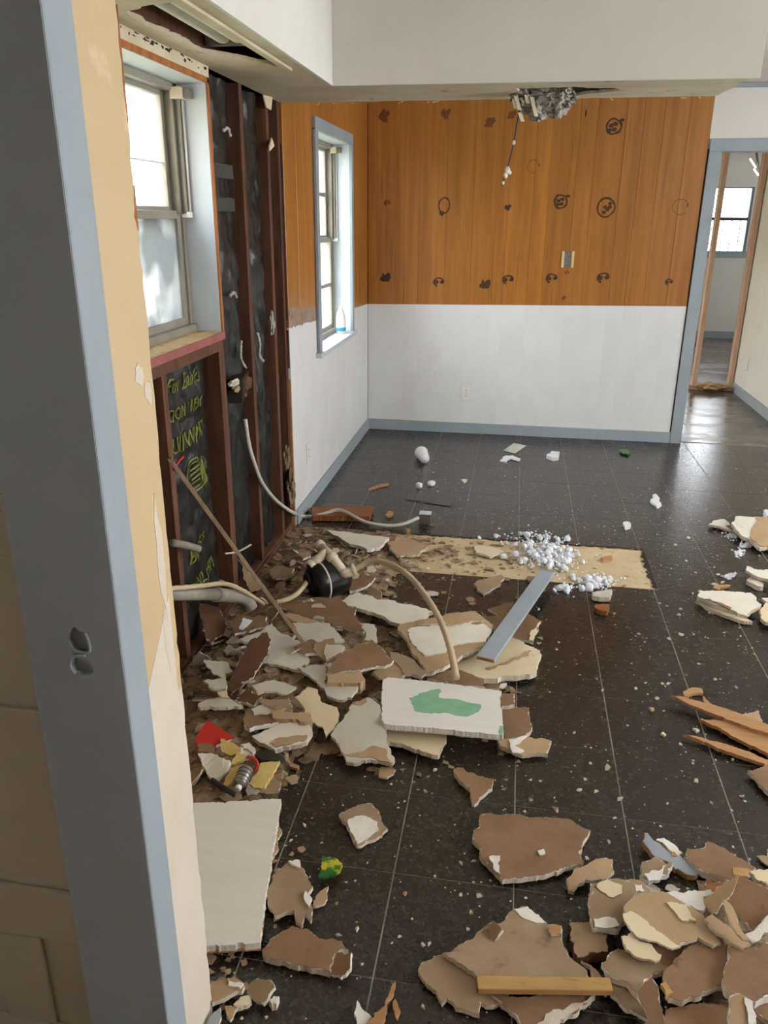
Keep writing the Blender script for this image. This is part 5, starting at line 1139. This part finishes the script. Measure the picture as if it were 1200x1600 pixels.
# bottle on the far window sill
bt = empty('spray_bottle', (-1.165, 5.30, .8505), label='white bottle with a blue band on the far window sill', cat='bottle')
lathe('bottle_body', (-1.165, 5.30, .8506), (0, 0, 1), [(0, .030), (.03, .032), (.10, .031), (.14, .022), (.16, .012), (.175, .011)], 'plastic_white', bt, 20)
lathe('blue_band', (-1.165, 5.30, .868), (0, 0, 1), [(0, .0322), (.002, .0330), (.022, .0330), (.024, .0322)], 'cyan_band', bt, 20)

# ------------------------------------------------------------------ torn hole in the beam: hanging insulation and cord
hi = empty('hanging_insulation', (.05, 3.75, 1.99), label='grey loose insulation hanging out of the torn beam hole', cat='insulation')
hr = random.Random(8)
for i, (x, y, z, rx, rz) in enumerate(((845, 168, 0, .055, .05), (868, 160, 0, .05, .06), (820, 158, 0, .04, .04), (850, 150, 0, .09, .03), (880, 150, 0, .05, .035), (815, 148, 0, .045, .035))):
    p_ = pY(x, y, 3.78); bm = bmesh.new(); bmesh.ops.create_icosphere(bm, subdivisions=4, radius=1)
    for v in bm.verts:
        k = v.co.copy(); w = 1+.45*noise.noise(k*2.2+Vector((i*5, 0, 0)))+.35*noise.noise(k*6+Vector((0, i*3, 0)))
        v.co = Vector((k.x*rx*w, k.y*.05*w, k.z*rz*w))+p_
    bmobj('insulation_tuft', bm, 'fluff_grey', hi)
for x0, y0, x1, y1 in ((806, 150, 812, 172), (831, 152, 838, 182), (803, 155, 806, 170), (812, 176, 817, 190), (822, 148, 826, 162)):
    A_, B_ = pY(x0, y0, 3.72), pY(x1, y1, 3.72); d = (B_-A_)
    obox('torn_strip', (A_+B_)/2, d*.5, (.008, .004, 0), (0, .0015, .0), 'cream_dirty', hi)
dc = empty('dangling_cord', pY(800, 230, 3.74), label='thin cord with plaster lumps dangling from the beam hole', cat='cord')
cp = [pY(x, y, 3.74) for x, y in ((813, 150), (811, 175), (806, 205), (801, 232), (794, 258), (789, 275), (784, 290))]
tube('cord', cp, .0035, 'print_grey', dc, 8, 5)
for x, y, s_ in ((793, 266, .011), (790, 274, .009), (803, 223, .006), (786, 286, .006), (797, 270, .006)):
    p_ = pY(x, y, 3.738); bm = bmesh.new(); bmesh.ops.create_icosphere(bm, subdivisions=2, radius=s_)
    for v in bm.verts: v.co *= 1+.4*noise.noise(v.co*90+p_*9); v.co.z *= 1.3; v.co += p_
    bmobj('plaster_lump', bm, 'gypsum_white', dc)

# ------------------------------------------------------------------ foam crumbs: countable clumps, then the spill nobody could count
fr_ = random.Random(31)
def ico(s, sub=1, seed=0):
    bm = bmesh.new(); bmesh.ops.create_icosphere(bm, subdivisions=sub, radius=s)
    for v in bm.verts: v.co *= 1+.45*noise.noise(v.co*(1.6/s)+Vector((seed*3.1, 0, 0)))
    return bm
fm = []
for i in range(6):
    bm = ico(.014, 2, i); me = bpy.data.meshes.new('foam_clump'); bm.to_mesh(me); bm.free(); me.materials.append(MATS['fluff'])
    for p_ in me.polygons: p_.use_smooth = True
    fm.append(me)
def foampos():
    t = fr_.random()
    if t < .68: x, y = fr_.gauss(560, 62), fr_.gauss(495, 34); y += (x-560)*.12
    elif t < .88: x, y = fr_.gauss(755, 42), fr_.gauss(598, 14)
    elif t < .94: x, y = fr_.gauss(630, 25), fr_.gauss(632, 12)
    else: x, y = fr_.gauss(440, 55), fr_.gauss(425, 22)
    return px('L', (x, y))
for i in range(150):
    q = pZ(*foampos(), 0); s_ = fr_.uniform(.5, 1.35)
    dx, dy = q.x-pZ(*px('L', (560, 495)), 0).x, q.y-pZ(*px('L', (560, 495)), 0).y
    lift = .03*math.exp(-(dx/.14)**2-(dy/.12)**2)*fr_.random()
    o = bpy.data.objects.new('foam_clump', fm[i % 6]); COL.objects.link(o); o.location = q+Vector((0, 0, .008*s_+lift)); o.scale = (s_, s_, s_*.85); o.rotation_euler = (fr_.uniform(0, 6), fr_.uniform(0, 6), fr_.uniform(0, 6))
    tag(o, 'white fluffy foam clump in the spill behind the blue grey trim board', 'foam', 'white foam clumps spilled on the subfloor')
V, F = [], []
for i in range(700):
    q = pZ(*foampos(), 0); s_ = fr_.uniform(.003, .008); n = len(V); q.z = s_*.5+.02*fr_.random()*math.exp(-((q.x-pZ(*px('L', (560, 495))).x)/.12)**2)
    for d in ((1, 0, 0), (-1, 0, 0), (0, 1, 0), (0, -1, 0), (0, 0, 1), (0, 0, -1)): V.append(q+Vector(d)*s_*fr_.uniform(.7, 1.3))
    F += [(n+a, n+b, n+4) for a, b in ((0, 2), (2, 1), (1, 3), (3, 0))]+[(n+b, n+a, n+5) for a, b in ((0, 2), (2, 1), (1, 3), (3, 0))]
obj('foam_crumbs', V, F, 'fluff', None, label='fine white foam crumbs spilled around the end of the trim board', cat='foam crumbs', kind='stuff')
V, F = [], []
for i in range(260):
    cx, cy, sx, sy = fr_.choice(((620, 420, 55, 22), (780, 525, 50, 18), (570, 885, 30, 14), (690, 620, 30, 20), (1000, 165, 20, 20)))
    q = pZ(*px('J', (fr_.gauss(cx, sx), fr_.gauss(cy, sy))), 0); s_ = fr_.uniform(.003, .010); n = len(V); q.z = s_*.5
    for d in ((1, 0, 0), (-1, 0, 0), (0, 1, 0), (0, -1, 0), (0, 0, 1), (0, 0, -1)): V.append(q+Vector(d)*s_*fr_.uniform(.7, 1.3))
    F += [(n+a, n+b, n+4) for a, b in ((0, 2), (2, 1), (1, 3), (3, 0))]+[(n+b, n+a, n+5) for a, b in ((0, 2), (2, 1), (1, 3), (3, 0))]
obj('foam_crumbs', V, F, 'fluff', None, label='fine white foam crumbs beside the slabs at the right edge', cat='foam crumbs', kind='stuff')

# ------------------------------------------------------------------ loose plaster chips on the tiles
cm = []
cr_ = random.Random(77)
for i in range(8):
    k = cr_.randint(4, 6); V = []
    for zz_, sc in ((0, .9), (.45, 1.0), (.7, .7)):
        for j in range(k):
            a_ = 2*math.pi*j/k+.3*math.sin(i+j); d_ = (1+.35*math.sin(i*3.1+j*2.3))*sc; V.append((d_*math.cos(a_), .75*d_*math.sin(a_), zz_*(1+.2*math.sin(j*5+i))))
    F = [tuple(range(k))[::-1], tuple(2*k+j for j in range(k))]+[(l*k+j, l*k+(j+1) % k, l*k+k+(j+1) % k, l*k+k+j) for l in (0, 1) for j in range(k)]
    me = bpy.data.meshes.new('plaster_chip'); me.from_pydata(V, [], F); me.materials.append(MATS[('crumb', 'gypsum_white', 'crumb', 'gypsum', 'crumb', 'paint_white', 'tan_paper', 'gypsum')[i]]); cm.append(me)
n_ = 0
while n_ < 190:
    u = cr_.random()
    if u < .45: x, y = cr_.uniform(800, 1195), cr_.uniform(940, 1420)
    elif u < .65: x, y = cr_.uniform(450, 760), cr_.uniform(1200, 1590)
    elif u < .85: x, y = cr_.uniform(640, 1195), cr_.uniform(700, 850)
    else: x, y = cr_.uniform(1020, 1195), cr_.uniform(780, 1000)
    q = pZ(x, y, 0)
    if hm(q.x, q.y) > .012: continue
    n_ += 1; s_ = cr_.uniform(.003, .0085)*(1.6 if cr_.random() < .12 else 1)
    o = bpy.data.objects.new('plaster_chip', cm[cr_.randrange(8)]); COL.objects.link(o); o.location = q; o.scale = (s_, s_, s_); o.rotation_euler = (0, 0, cr_.uniform(0, 6))
    tag(o, 'small pale plaster chip lying loose on the dark tiles', 'plaster chip', 'loose plaster chips on the tiles')
